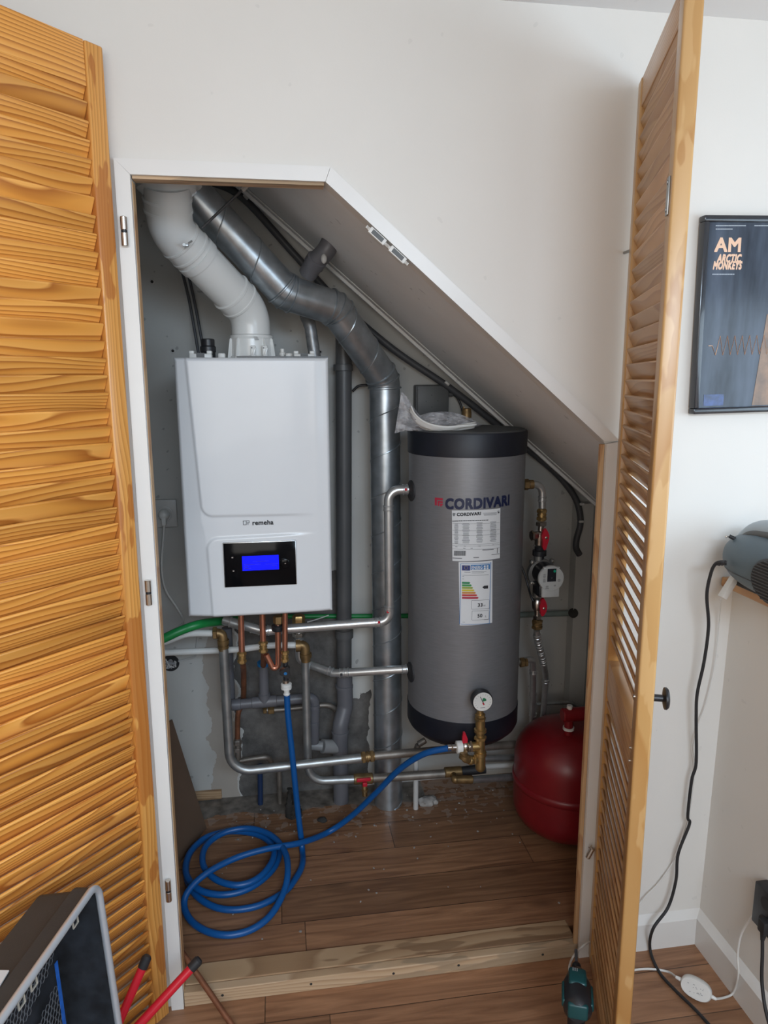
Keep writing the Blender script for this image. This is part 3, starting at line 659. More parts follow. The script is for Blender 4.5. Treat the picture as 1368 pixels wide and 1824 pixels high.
    for a in (-2.75, -2.2, -0.95, -0.4, 0.5, 2.4):
        d = V3((math.cos(a), math.sin(a), 0)); b0 = c+d*0.055; t = V3((-d.y, d.x, 0))*0.0015
        MB().prism([b0-t, b0+d*0.013-t, b0+d*0.005+V3((0, 0, 0.052))-t, b0+V3((0, 0, 0.056))-t], t*2).build('collar_rib', 'flue', o, smooth=False)
    for px in (451, 472):
        p = P(px, 625, 0.443); k = MB().box((p.x, 0.440, ZT+0.017), (0.013, 0.016, 0.034), bev=0.002).box((p.x+0.002, 0.429, ZT+0.016), (0.005, 0.008, 0.026), Matrix.Rotation(R(18), 3, 'Y'), bev=0.001)
        kb = k.build('test_port', 'flue', o); MB().cyl((p.x-0.003, 0.4318, ZT+0.028), (p.x-0.003, 0.430, ZT+0.028), 0.0018, 10).build('port_mark', 'ink_grey', kb)
    mk = MB(); rr = random.Random(5)
    for k in range(5): mk.box((c.x+0.008+0.0015*k*0.6+0.004, 0.4436, ZT+0.056-0.002*k), (rr.uniform(0.006, 0.012), 0.0004, 0.0007))
    mk.build('collar_print', 'ink_grey', o, smooth=False)
    return o
boiler()

# white plastic flue from the boiler up to the ceiling
def flue():
    a = P(448, 612, 0.50); pts = [a, P(446, 556, 0.50), P(304, 410, 0.33), P(297, 330, 0.28), P(296, 296, 0.26)]
    o = thing('flue_pipe', 'thick white plastic flue pipe bending up from the boiler to the closet ceiling', 'pipe', a)
    r = 0.0505; d = (pts[2]-pts[1]).normalized(); L = (pts[2]-pts[1]).length
    p = fil(pts[:4], [0.075, 0.085], 12)
    MB().tube([a+V3((0, 0, -0.055))]+p[:14], r, 40).build('lower_elbow', 'flue', o)
    MB().tube([pts[1]+d*0.035, pts[2]-d*0.035], r-0.0006, 40).build('straight_pipe', 'flue', o)
    MB().tube(p[14:], r+0.001, 40).build('upper_elbow', 'flue', o)
    def coll(c, ax, wd, rr=r):
        return MB().lathe([(rr, -wd/2), (rr+0.0035, -wd/2+0.002), (rr+0.0035, -wd/2+0.007), (rr+0.0015, -wd/2+0.009), (rr+0.0015, wd/2-0.009), (rr+0.0035, wd/2-0.007), (rr+0.0035, wd/2-0.002), (rr, wd/2)], c, ax, 44)
    coll(pts[1]+d*0.062, d, 0.040).build('collar', 'flue', o)
    coll(pts[2]-d*0.048, d, 0.040).build('collar', 'flue', o)
    u = (pts[3]-pts[2]).normalized()
    coll(P(299, 364, 0.305), u, 0.034, r+0.001).build('collar', 'flue', o)
    t0 = P(298, 351, 0.300)
    MB().lathe([(r+0.003, 0), (r+0.005, 0.006), (r+0.014, 0.014), (r+0.015, 0.028), (r+0.017, 0.029), (r+0.017, 0.040)], t0, (0, 0, 1), 48).build('socket', 'flue', o)
    MB().lathe([(r+0.026, 0.026), (r+0.027, 0.027), (r+0.027, 0.034), (r+0.01, 0.036), (r+0.01, 0.13)], t0, (0, 0, 1), 48).build('ceiling_flange', 'flue', o)
    # clamp band with bolts
    cc = pts[2]-d*0.088; x, y, _ = frame_from(d)
    cl = MB().lathe([(r+0.0006, -0.010), (r+0.003, -0.009), (r+0.003, 0.009), (r+0.0006, 0.010)], cc, d, 44).build('clamp_band', 'flue', o)
    q = P(331, 437, 0.283)
    MB().box(q, (0.012, 0.010, 0.006), bev=0.001).cyl(q+V3((-0.003, -0.008, 0)), q+V3((-0.003, 0.006, 0)), 0.0035, 8).cyl(q+V3((0.006, -0.004, 0.004)), q+V3((0.015, -0.006, 0.009)), 0.0022, 8).build('clamp_bolt', 'steel_dull', cl)
    q0 = P(360, 406, 0.33); q1 = P(438, 332, 0.30)
    rod = MB().tube([q0, q1], 0.0032, 10).build('hanger_rod', 'cable_grey', o)
    MB().cyl(q1-(q1-q0).normalized()*0.012, q1+(q1-q0).normalized()*0.004, 0.0062, 6).build('rod_sleeve', 'dirty_plastic', rod)
    return o
flue()

# spiral-wound galvanised duct
def duct():
    base = P(692, 1440, 0.665); base.z = 0.03
    pts = [base, P(685, 676, 0.665), P(597, 549, 0.55), P(509, 521, 0.50), P(326, 326, 0.425)]
    o = thing('spiral_duct', 'galvanised spiral duct rising from the floor and bending up behind the white flue', 'duct', base)
    r = 0.0455
    seg = []
    p = fil(pts, [0.060, 0.055, 0.055], 10)
    A = p[0:2]; e1 = p[1:12]; B = [p[11], p[12]]; e2 = p[12:23]; C = [p[22], p[23]]; e3 = p[23:34]; Dd = [p[33], p[34]]
    MB().tube(A, r, 40).build('upright_duct', 'galv', o)
    MB().tube(e1, r+0.0012, 40).build('elbow', 'galv', o); MB().tube(B, r, 40).build('slanted_duct', 'galv', o)
    MB().tube(e2, r+0.0012, 40).build('elbow', 'galv', o); MB().tube(C, r+0.0004, 40).build('short_duct', 'galv', o)
    MB().tube(e3, r+0.0012, 40).build('elbow', 'galv', o); MB().tube(Dd, r, 40).build('upper_duct', 'galv', o)
    def helix(a, b, pitch, ph):
        x, y, z = frame_from(b-a); L = (b-a).length; n = int(L/pitch*28)
        return [a+z*(L*i/n)+(x*math.cos(ph+2*PI*L*i/n/pitch)+y*math.sin(ph+2*PI*L*i/n/pitch))*(r+0.0006) for i in range(n+1)]
    MB().tube(helix(A[0], A[1], 0.118, 0.3), 0.0019, 6).build('spiral_seam', 'galv', o)
    for a, b, ph in ((Dd[0], Dd[1], 1.0), (B[0], B[1], 2.0)):
        MB().tube(helix(a, b, 0.118, ph), 0.0019, 6).build('spiral_seam', 'galv', o)
    for e in (e1, e2, e3):
        for q0, q1 in ((e[0], e[1]), (e[-1], e[-2]), (e[5], e[6])):
            t = (q1-q0).normalized(); MB().lathe([(r+0.001, -0.0035), (r+0.0048, -0.0016), (r+0.0048, 0.0016), (r+0.001, 0.0035)], q0, t, 40).build('joint_bead', 'galv', o)
    return o
duct()
# grey taped pipe above the boiler, with two grey cables on the left
tag(tubeobj('taped_pipe', spl([P(562, 640, 0.62)+V3((0, 0, -0.01)), P(556, 605, 0.62), P(552, 580, 0.62), P(545, 562, 0.64), P(536, 530, 0.68)], 6), [0.0165+0.0022*random.random() for _ in range(25)], 'tape'), 'short pipe wrapped in silver tape behind the boiler top', 'pipe')
for i, (a, b, c, l) in enumerate((((323, 478), (338, 540), (354, 632), 'dark grey cable hanging to the boiler top, left one of the pair'), ((333, 478), (347, 540), (364, 632), 'dark grey cable beside the black plug, right one of the pair'))):
    tag(tubeobj('power_cable', spl([P(*a, 0.72), P(*b, 0.72), P(*c, 0.70)], 6), 0.0042, 'cable_grey', seg=12), l, 'cable', 'grey cables above the boiler')

# ================================================================ STORAGE TANK
TC = V3((0.5315, 0.50, 0)); TR = 0.1645
def cylp(px, py, rad):                 # pixel to (angle, z) on the tank surface; angle 0 faces -Y, grows to +X
    r = ray(px, py); o = CAM-TC; a = r.x**2+r.y**2; b = 2*(o.x*r.x+o.y*r.y); c = o.x**2+o.y**2-rad**2
    t = (-b-math.sqrt(b*b-4*a*c))/(2*a); q = CAM+r*t; return math.atan2(q.x-TC.x, -(q.y-TC.y)), q.z
def onc(th, z, e=0.0): return V3((TC.x+(TR+e)*math.sin(th), TC.y-(TR+e)*math.cos(th), z))
def tank():
    zb, z1, z2, zt = 0.400, 0.468, 1.215, 1.278
    o = thing('buffer_tank', 'tall grey cylindrical water tank with black top and bottom caps', 'tank', (TC.x, TC.y, zb))
    MB().lathe([(TR, z1-0.01), (TR, z2+0.01)], TC, (0, 0, 1), 96).build('tank_body', 'tank', o, ang=30)
    MB().lathe([(TR+0.0015, z2), (TR+0.003, z2+0.001), (TR+0.004, zt-0.004), (TR+0.002, zt)], TC, (0, 0, 1), 96).build('top_cap', 'cap', o, ang=30)
    MB().lathe([(TR+0.0005, zt-0.002), (TR-0.004, zt+0.003), (TR-0.05, zt+0.0035), (0.02, zt+0.003)], TC, (0, 0, 1), 64).build('lid', 'cap_top', o, ang=30)
    MB().lathe([(TR-0.055, zb-0.022), (TR-0.02, zb-0.016), (TR-0.004, zb), (TR+0.0015, zb+0.012), (TR+0.0015, z1)], TC, (0, 0, 1), 96).build('bottom_cap', 'cap', o, ang=40)
    for z in (0.55, 1.12): MB().box((TC.x, 0.722, z), (0.10, 0.118, 0.04)).build('wall_bracket', 'steel_dull', o, smooth=False)
    # rubber rosettes of the left ports
    for px, py in ((735, 872), (735, 1192)):
        p = P(px, py, 0.50); d = V3((-1, -0.12, 0)).normalized(); c = V3((TC.x, TC.y, p.z))+d*(TR-0.006)
        MB().lathe([(0.030, -0.01), (0.030, 0.008), (0.027, 0.010)], c, d, 32).build('port_seal', 'black_rubber', o)
    # big lettering
    def line(px0, px1, py0, py1, body, mt, bold, name, par, e=0.0012, hpx=None, italic=0):
        t0, za = cylp(px0, py0, TR); t1, zb_ = cylp(px1, py1, TR); wd = (t1-t0)*TR
        sl = (zb_-za)/max(wd, 1e-6)
        h = None
        if hpx: h = wid(onc(t0, za), hpx)
        return textobj(name, body, wd, mt, lambda x, y: onc(t0+x/TR, za+y+sl*x, e), par, bold=bold, height=h, cut=0.012)
    line(794, 906, 906, 899, 'CORDIVARI', 'navy', 0.045, 'lettering', o, hpx=18)
    def patch(name, pxs, mt, par, e, nu=14):
        """pxs = left-top, right-top, right-bottom, left-bottom"""
        q = [cylp(*p, TR) for p in pxs]; b = MB()
        def fn(u, v):
            t = (q[0][0]*(1-u)+q[1][0]*u)*(1-v)+(q[3][0]*(1-u)+q[2][0]*u)*v; z = (q[0][1]*(1-u)+q[1][1]*u)*(1-v)+(q[3][1]*(1-u)+q[2][1]*u)*v
            return onc(t, z, e)
        b.grid(fn, nu, 2, flip=True); return b.build(name, mt, par, ang=30)
    em = MB()
    def strip(bm, x0, y0, x1, y1, e=0.0012):
        q = [cylp(*p, TR) for p in ((x0, y0), (x1, y0), (x1, y1), (x0, y1))]
        bm.grid(lambda u, v: onc((q[0][0]*(1-u)+q[1][0]*u), (q[0][1]*(1-v)+q[3][1]*v), e), 6, 1, flip=True)
    # emblem: nested red corner strokes
    strip(em, 775, 886, 789, 890); strip(em, 775, 890, 778.5, 900); strip(em, 780, 892, 789, 895); strip(em, 780, 895, 783, 901); strip(em, 784.5, 897, 789, 899.5); strip(em, 784.5, 899.5, 787, 902)
    em.build('emblem', 'red_ink', o, smooth=False)
    # data label
    lb = patch('data_label', ((805, 909), (891, 905), (890, 994), (806, 999)), 'paper', o, 0.0008)
    line(814, 856, 919, 917, 'CORDIVARI', 'ink', 0.04, 'lettering', lb, e=0.0016, hpx=5.5)
    ik = MB(); gr = MB(); rr = random.Random(9)
    strip(ik, 806.5, 914, 811.5, 915.4, 0.0016); strip(ik, 806.5, 916.2, 811, 917.6, 0.0016); strip(ik, 807.5, 918.2, 810, 919, 0.0016)
    x = 806
    while x < 869: w_ = rr.uniform(1.5, 4); strip(ik, x, 927.3-(x-806)*0.03, x+w_*0.8, 928.7-(x-806)*0.03, 0.0016); x += w_
    for cx, cw in ((813, 4), (830, 7), (854, 6), (878, 6)):
        for k in range(17):
            y = 933+2.15*k-(cx-806)*0.05; wd = cw*rr.uniform(0.7, 1.0); strip(gr, cx-wd, y, cx+wd, y+0.9, 0.0016)
    for y in (931.5, 944, 952, 968, 971, 977): strip(gr, 806, y, 889, y+0.45, 0.0016)
    for cx, y in ((813, 973), (828, 972), (854, 972), (878, 970), (827, 975.6), (840, 975.6)): strip(gr, cx-2, y, cx+2, y+1, 0.0016)
    for k in range(4): strip(gr, 860+k*0.6, 913.5+k*1.4, 884, 914+k*1.4, 0.0016)
    x = 809
    while x < 830: w_ = rr.uniform(0.6, 1.7); strip(ik, x, 981, x+w_*0.6, 989.5, 0.0016); x += w_
    strip(ik, 885.5, 910, 889, 911.2, 0.0016); strip(ik, 886, 912, 889, 914, 0.0016)
    strip(ik, 806.5, 993, 823, 994.2, 0.0016); strip(ik, 843, 992.3, 853, 993.4, 0.0016); strip(ik, 859, 979, 879, 980, 0.0016); strip(ik, 885, 975.5, 886, 985, 0.0016); strip(ik, 875, 987.3, 889, 988.1, 0.0016)
    ik.build('print', 'ink', lb, smooth=False); gr.build('small_print', 'ink_grey', lb, smooth=False)
    # energy label
    el = patch('energy_label', ((817, 1001), (877, 998), (876.5, 1109), (819, 1114)), 'paper', o, 0.0008)
    bl = MB()
    strip(bl, 820.5, 1003.5, 874.5, 1004.3, 0.0014); strip(bl, 820.5, 1111, 873.5, 1111.8, 0.0014)
    q = [(820.3, 1003.5, 821.3, 1111.5), (873.6, 1001, 874.5, 1109)]
    for a in q: strip(bl, *a, 0.0014)
    strip(bl, 838.5, 1006, 872.5, 1015, 0.0014); bl.build('label_border', 'blue_ink', el, smooth=False)
    fb = MB(); strip(fb, 823, 1006.6, 837.5, 1015.8, 0.0015); fb.build('flag_field', 'flag_ink', el, smooth=False)
    st = MB(); tc_, zc_ = cylp(830.2, 1011, TR)
    for k in range(12):
        a = 2*PI*k/12; st.box(onc(tc_+math.cos(a)*0.0046/TR, zc_+math.sin(a)*0.0046, 0.0020), (0.0009, 0.0004, 0.0009))
    st.build('flag_stars', 'g4', el, smooth=False)
    line(840, 859, 1013.5, 1012.5, 'ENERG', 'paper', 0.025, 'lettering', el, e=0.002, hpx=5.6)
    wh = MB()
    for k, (x, y) in enumerate(((863, 1006.8), (868, 1006.4), (863, 1010.8), (868, 1010.4))): strip(wh, x-1.7, y, x+1.7, y+3.2, 0.002)
    strip(wh, 840.5, 1014, 859, 1014.5, 0.002)
    wh.build('header_marks', 'paper', el, smooth=False)
    for k in range(7):
        y = 1036+4.45*k; x1 = 836+2.45*k; t0, z0 = cylp(823, y, TR); t1, z1_ = cylp(x1, y, TR); _, z2_ = cylp(823, y+3.5, TR)
        s = MB(); s.grid(lambda u, v: onc(t0+(t1-t0)*u, z0+(z2_-z0)*v, 0.0014), 5, 1, flip=True)
        A = onc(t1, z0, 0.0014); B_ = onc(t1+0.0028/TR, (z0+z2_)/2, 0.0014); C_ = onc(t1, z2_, 0.0014)
        s.bm.faces.new([s.bm.verts.new(v) for v in (A, C_, B_)])
        s.build('rating_arrow', 'g%d' % (k+1), el, smooth=False)
    ar = MB(); strip(ar, 862, 1043, 869, 1048.6, 0.0015); q = [cylp(*p, TR) for p in ((862, 1043), (862, 1048.6), (859, 1045.8))]
    ar.bm.faces.new([ar.bm.verts.new(onc(*p, 0.0015)) for p in q]); ar.build('class_arrow', 'ink', el, smooth=False)
    gy = MB()
    for (x0, y0, x1, y1) in ((840, 1069, 871.5, 1084.5), (840.5, 1088, 871, 1104)):
        strip(gy, x0, y0, x1, y0+0.6, 0.0014); strip(gy, x0, y1, x1, y1+0.6, 0.0014); strip(gy, x0, y0, x0+0.6, y1, 0.0014); strip(gy, x1-0.6, y0, x1, y1, 0.0014)
    for (x, y, w_) in ((827, 1018.5, 11), (840, 1018, 26), (840, 1020, 22), (824, 1024, 46), (862, 1103.4, 7), (824, 1107.5, 4), (823.5, 1026, 3), (823.5, 1030.6, 3)): strip(gy, x, y, x+w_, y+0.7, 0.0014)
    gy.build('small_print', 'ink_grey', el, smooth=False)
    line(851, 859, 1080.5, 1080, '33', 'ink', 0.03, 'lettering', el, e=0.0016, hpx=6.2); line(860.5, 864.5, 1080, 1079.7, 'W', 'ink', 0.0, 'lettering', el, e=0.0016, hpx=3)
    line(850.5, 858.5, 1099.5, 1099, '50', 'ink', 0.03, 'lettering', el, e=0.0016, hpx=6.2); line(864, 866, 1099, 1098.8, 'L', 'ink', 0.0, 'lettering', el, e=0.0016, hpx=3.4)
    # brass air vent standing on the lid
    p = P(831, 745, 0.60); c = V3((p.x, 0.60, zt))
    bv = MB().lathe([(0.010, 0.0), (0.010, 0.026), (0.0145, 0.027), (0.0145, 0.044), (0.0135, 0.046), (0.0135, 0.053), (0.012, 0.0545)], c, (0, 0, 1), 28).build('air_vent', 'brass_old', o)
    MB().cyl(c+V3((-0.009, 0, 0.052)), c+V3((-0.009, 0, 0.060)), 0.0022, 8).build('vent_screw', 'brass', bv)
    return o
tank()

# plastic bag with folded sheet lying on the tank
def bag():
    top = [(715, 697), (724, 706), (734, 722), (748, 740), (764, 735), (786, 733), (806, 734), (826, 740), (844, 748), (858, 757)]
    bot = [(703, 772), (718, 768), (735, 770), (752, 770), (770, 766), (790, 766.5), (808, 766), (826, 763), (842, 761), (858, 758)]
    o = thing('plastic_bag', 'crumpled clear plastic bag with a folded white sheet lying on the tank lid', 'bag', (0.45, 0.45, 1.283))
    def cr(L, t):
        n = len(L)-1; x = min(t*n, n-1e-6); i = int(x); f = x-i; return (L[i][0]*(1-f)+L[i+1][0]*f, L[i][1]*(1-f)+L[i+1][1]*f)
    def sheet(y0, sg, amp):
        def fn(u, v):
            a = cr(top, u); b = cr(bot, u); px = a[0]*(1-v)+b[0]*v; py = a[1]*(1-v)+b[1]*v
            q = P(px, py, 0.42)
            nz = noise.fractal(V3((u*7, v*4, sg*3.1)), 1.0, 2.0, 4)
            y = y0+sg*math.sin(PI*v)*math.sin(PI*min(1, u*1.1+0.02))*0.028+nz*amp
            q = P(px, py, max(0.355, y)); q.z = max(q.z, 1.2815) if u > 0.12 else q.z
            return q
        return fn
    b = MB(); b.grid(sheet(0.425, -1, 0.016), 70, 26); b.build('bag_front', 'film', o, ang=25)
    b = MB(); b.grid(sheet(0.455, 1, 0.016), 60, 20); b.build('bag_back', 'film', o, ang=25)
    # folded white sheet inside
    pth = [(732, 728), (738, 742), (752, 755), (772, 762), (795, 763), (820, 759), (846, 755)]
    c = spl([P(x, y, 0.405) for x, y in pth], 6); b = MB(); n = len(c)
    def fn(u, v):
        i = min(int(u*(n-1)), n-2); f = u*(n-1)-i; q = c[i]*(1-f)+c[i+1]*f
        q = q+V3((0, (v-0.5)*0.03, 0.005*math.sin(v*9+u*4)-0.012*(v-0.5)))
        q.z = max(q.z, 1.284); return q
    b.grid(fn, 40, 10); ob = b.build('folded_sheet', 'white_plastic', o, ang=30)
    md = ob.modifiers.new('thick', 'SOLIDIFY'); md.thickness = 0.004
    return o
bag()

# ================================================================ DARK CABLE, JUNCTION BOX, SOIL PIPE
def cableclip():
    pts = [P(372, 322, 0.735), P(432, 352, 0.735), P(520, 448, 0.735), P(600, 535, 0.735), P(700, 622, 0.735), P(800, 690, 0.735), P(880, 752, 0.74), P(940, 800, 0.74), P(985, 838, 0.74), P(1010, 865, 0.735), P(1028, 895, 0.73), P(1034, 930, 0.725), P(1027, 960, 0.725), P(1026, 976, 0.725), P(1032, 988, 0.728)]
    o = thing('thick_cable', 'thick dark cable clipped along the soffit and down the closet corner', 'cable', pts[-1])
    MB().tube(spl(pts, 7), 0.0105, 14).build('cable', 'cable_grey', o)
    for px, py, rot in ((795, 683, 40), (438, 352, 45), (1034, 897, 0), (1033, 928, 0)):
        p = P(px, py, 0.728); MB().box(p, (0.016, 0.03, 0.008), Matrix.Rotation(R(rot), 3, 'Y'), bev=0.002).build('clip', 'dirty_plastic', o)
    return o
cableclip()
def jbox():
    c = P(768, 716, 0.755); a = P(738, 688, 0.755); b = P(797, 688, 0.755); w_ = b.x-a.x
    o = thing('junction_box', 'grey square junction box on the closet wall above the tank', 'box', (c.x, 0.755, c.z-w_/2))
    MB().box((c.x, 0.760, c.z), (w_, 0.040, w_), bev=0.005, seg=3).build('box_body', 'box_grey', o)
    lid = MB().box((c.x+0.002, 0.738, c.z), (w_-0.006, 0.008, w_-0.004), bev=0.003).build('box_lid', 'box_grey', o)
    d = MB()
    for px, py in ((769, 704), (759, 715), (780, 714), (769, 725)): p = P(px, py, 0.734); d.cyl(p, p+V3((0, -0.0008, 0)), 0.0016, 10)
    d.build('knockout_marks', 'black_plastic', lid)
    for px, py in ((746, 691), (791, 690)): p = P(px, py, 0.734); MB().cyl(p, p+V3((0, -0.0012, 0)), 0.0028, 12).build('lid_screw', 'pvc', lid)
    g = P(800, 702, 0.757); MB().cyl(V3((c.x+w_/2-0.004, 0.757, g.z)), V3((c.x+w_/2+0.016, 0.757, g.z)), 0.008, 14).build('cable_gland', 'box_grey', o)
    return o
jbox()
tag(tubeobj('box_cable', spl([P(806, 702, 0.757), P(814, 708, 0.757), P(821, 722, 0.755), P(826, 742, 0.75), P(828, 756, 0.745)], 6), 0.0036, 'black_plastic', seg=10), 'thin black cable curving down from the grey junction box', 'cable')
tag(tubeobj('loop_cable', spl([P(628, 697, 0.745), P(638, 688, 0.74), P(652, 686, 0.735), P(672, 688, 0.735)], 6), 0.004, 'black_plastic', seg=10), 'short black cable looping behind the spiral duct', 'cable')
def soil():
    y = 0.72; x0 = P(607, 1000, y).x
    top = P(612, 560, y); b1 = P(614, 1238, y); b2 = P(607, 1300, 0.70); b3 = P(607, 1330, 0.70); bt = P(608, 1452, 0.70)
    bt.z = 0.03
    o = thing('soil_pipe', 'dark grey upright soil pipe with an offset bend behind the steel pipes', 'pipe', bt)
    r = 0.0245
    MB().tube([top, P(613, 1228, y)], r, 28).build('upper_pipe', 'pvc_dark', o)
    path = fil([P(613, 1200, y), P(615, 1258, y), P(606, 1292, 0.70), P(606, 1330, 0.70)], [0.04, 0.04], 8)
    MB().tube(path, r+0.002, 28).build('offset_bend', 'pvc', o)
    MB().tube([P(606, 1322, 0.70), bt], r+0.0012, 28).build('lower_pipe', 'pvc', o)
    for px, py, yy, h in ((613, 1128, y, 0.028), (613, 1222, y, 0.01), (606, 1303, 0.70, 0.008), (611, 655, y, 0.02)):
        p = P(px, py, yy); MB().lathe([(r+0.001, -h/2), (r+0.005, -h/2+0.001), (r+0.005, h/2-0.001), (r+0.001, h/2)], p, (0, 0, 1), 28).build('collar', 'pvc_dark' if py < 1150 else 'pvc', o)
    a = P(604, 1330, 0.70); b = P(574, 1329, 0.68); c = P(553, 1327, 0.68)
    br = MB().tube([a, b], 0.0225, 24).build('branch', 'pvc_light', o); MB().tube([b, c], 0.016, 22).lathe([(0.0165, -0.004), (0.0185, -0.003), (0.0185, 0.003), (0.0165, 0.004)], c, c-b, 22).build('branch_reducer', 'pvc_light', br)
    return o
soil()
def stub():
    pts = [P(588, 424, 0.47)+V3((0.03, 0, 0.05)), P(582, 446, 0.47), P(562, 466, 0.49), P(548, 488, 0.52)]
    o = thing('vent_stub', 'short grey plastic pipe bend poking out of the soffit', 'pipe', pts[-1])
    MB().tube(fil(pts, 0.05, 6), 0.0245, 26).build('bend', 'pvc', o)
    d = (pts[2]-pts[3]).normalized(); MB().lathe([(0.0245, -0.012), (0.0275, -0.010), (0.0275, 0.010), (0.0245, 0.012)], pts[2], d, 26).build('collar', 'pvc', o)
    q = P(586, 440, 0.455); MB().sphere(P(577, 461, 0.452), 0.011, (0.7, 0.5, 1.1), 16).build('plaster_dab', 'dirty_plastic', o)
    return o
stub()

# ================================================================ PIPEWORK
def pressring(p, ax, r, w_=0.014, mt='steel', par=None, name='press_fitting'):
    a = V3(ax).normalized(); h = w_/2
    return MB().lathe([(r, -h), (r+0.0022, -h+0.0012), (r+0.0022, -h+0.003), (r+0.0008, -h+0.0045), (r+0.0008, h-0.0045), (r+0.0024, h-0.003), (r+0.0024, h-0.0012), (r, h)], p, a, 24).build(name, mt, par)
def coupling(p, ax, r, L, mt='brass', par=None, name='brass_coupling'):
    a = V3(ax).normalized(); p = V3(p); b = MB()
    b.cyl(p-a*L/2, p+a*L/2, r*1.12, 20, 0.001)
    b.hexn(p-a*L*0.30, a, r*1.5, L*0.26); b.hexn(p+a*L*0.30, a, r*1.5, L*0.26); b.cyl(p-a*L*0.08, p+a*L*0.08, r*1.32, 20, 0.001)
    return b.build(name, mt, par, ang=30)
def run(name, label, pts, rad, r, mt, cat='pipe', n=8):
    o = thing(name, label, cat, pts[0]); tubeobj('pipe', fil(pts, rad, n), r, mt, o, 22); return o
RP = 0.0135
# flow pipe: boiler underside to the upper tank port
q = [P(398, 1104, 0.53), P(472, 1124, 0.50), P(500, 1121, 0.50), P(694, 1107, 0.50), P(692, 870, 0.50), P(737, 872, 0.50)]
q[4].z = q[5].z
o = run('flow_pipe', 'shiny steel pipe from under the boiler up to the upper left tank port', q, [0.02, 0.02, 0.030, 0.030], RP, 'steel')
for px, py, ax, w_ in ((418, 1110, q[1]-q[0], 0.03), (456, 1120, q[1]-q[0], 0.03), (485, 1122, q[2]-q[1], 0.028), (673, 1108.5, q[3]-q[2], 0.018), (692.8, 1083, (0, 0, 1), 0.016), (692, 905, (0, 0, 1), 0.016), (722, 872, (1, 0, 0), 0.016)): pressring(P(px, py, 0.50 if px > 460 else 0.515), ax, RP, w_, par=o)
for px, py in ((675, 1108.5), (691, 1090), (723, 872)):
    p = P(px, py, 0.4862); MB().box(p, (0.007, 0.001, 0.007)).build('red_mark', 'red_plastic', o, smooth=False)
MB().hexn(P(732, 872, 0.50), (1, 0, 0), 0.024, 0.010).build('union_nut', 'nickel', o, ang=30)
# return pipe: lower tank port back to the boiler
q = [P(532, 1112, 0.60), P(533, 1176, 0.60), P(552, 1184, 0.60), P(594, 1199, 0.56), P(612, 1198.5, 0.55), P(738, 1191, 0.50)]
o = run('return_pipe', 'shiny steel pipe from the lower left tank port bending up behind the boiler pipes', q, [0.03, 0.03, 0.03, 0.03], 0.0125, 'steel')
for px, py, ax, yy in ((589, 1196, q[3]-q[2], 0.565), (617, 1198, q[5]-q[4], 0.545), (609, 1198.5, q[5]-q[4], 0.55), (720, 1192, (1, 0, 0), 0.505), (532, 1142, (0, 0, 1), 0.60)): pressring(P(px, py, yy), ax, 0.0125, 0.016, par=o)
for px, py in ((608, 1202),): MB().box(P(px, py, 0.534), (0.006, 0.001, 0.009)).build('black_mark', 'ink', o, smooth=False)
MB().hexn(P(731, 1192, 0.50), (1, 0, 0), 0.025, 0.012).build('union_nut', 'nickel', o, ang=30)
MB().hexn(P(532, 1130, 0.60), (0, 0, 1), 0.019, 0.014).hexn(P(532, 1116, 0.60), (0, 0, 1), 0.017, 0.014).build('union_nut', 'nickel', o, ang=30)
MB().hexn(P(532, 1104, 0.60), (0, 0, 1), 0.019, 0.03).build('brass_nut', 'brass', o, ang=30)
# U-bent galvanised pipe A
q = [P(398, 1152, 0.50), P(406, 1322, 0.50), P(410, 1376, 0.50), P(650, 1349.5, 0.50)]
q[1] = q[0]*0.25+q[2]*0.75
o = run('bent_pipe', 'galvanised pipe dropping from the left brass elbow and turning right above the other', [q[0], q[2], q[3]], [0.062], RP, 'steel_dull')
coupling(P(655, 1348, 0.50), q[3]-q[2], 0.0125, 0.042, 'brass_old', o)
tubeobj('dark_pipe', [P(664, 1347, 0.50), P(800, 1335, 0.505), P(918, 1326, 0.565)], 0.0125, 'steel_dark', o)
e = [P(379, 1128, 0.50), P(396, 1128, 0.50), P(398, 1158, 0.50)]
MB().tube(fil(e, 0.012, 6), 0.0135, 18).hexn(P(383, 1128, 0.50), (1, 0, 0), 0.019, 0.012).lathe([(0.0165, -0.006), (0.0165, 0.006)], P(397.6, 1143, 0.50), (0, 0, 1), 20).lathe([(0.0155, -0.004), (0.0155, 0.004)], P(397.8, 1152, 0.50), (0, 0, 1), 20).build('brass_elbow', 'brass_old', o)
# U-bent galvanised pipe B
q = [P(544, 1176, 0.555), P(549, 1392, 0.555), P(632, 1388, 0.555)]
o = run('bent_pipe', 'galvanised pipe dropping from the right brass elbow and ending at the red lever valve', q, [0.055], RP-0.001, 'steel_dull')
e = [P(529, 1149, 0.555), P(543, 1149, 0.555), P(545, 1178, 0.555)]
MB().tube(fil(e, 0.012, 6), 0.014, 18).lathe([(0.018, -0.007), (0.018, 0.007)], P(531, 1150, 0.555), (1, 0, 0), 20).lathe([(0.0175, -0.006), (0.0175, 0.006)], P(544.6, 1167, 0.555), (0, 0, 1), 20).build('brass_elbow', 'brass_old', o)
v = MB().cyl(P(630, 1388, 0.555), P(664, 1386, 0.555), 0.0165, 20, 0.002).cyl(P(649, 1395, 0.545), P(650, 1418, 0.535), 0.0085, 14, 0.001).hexn(P(650, 1407, 0.54), (0, 0, 1), 0.011, 0.008).build('valve_body', 'brass_old', o)
MB().box(P(648, 1389, 0.530), (0.044, 0.007, 0.0115), bev=0.0025).box(P(650, 1397, 0.530), (0.015, 0.010, 0.014), bev=0.003).build('red_lever', 'red_plastic', v)
tubeobj('dark_pipe', [P(662, 1386.5, 0.555), P(793, 1378, 0.56)], 0.0135, 'steel_dark', o)
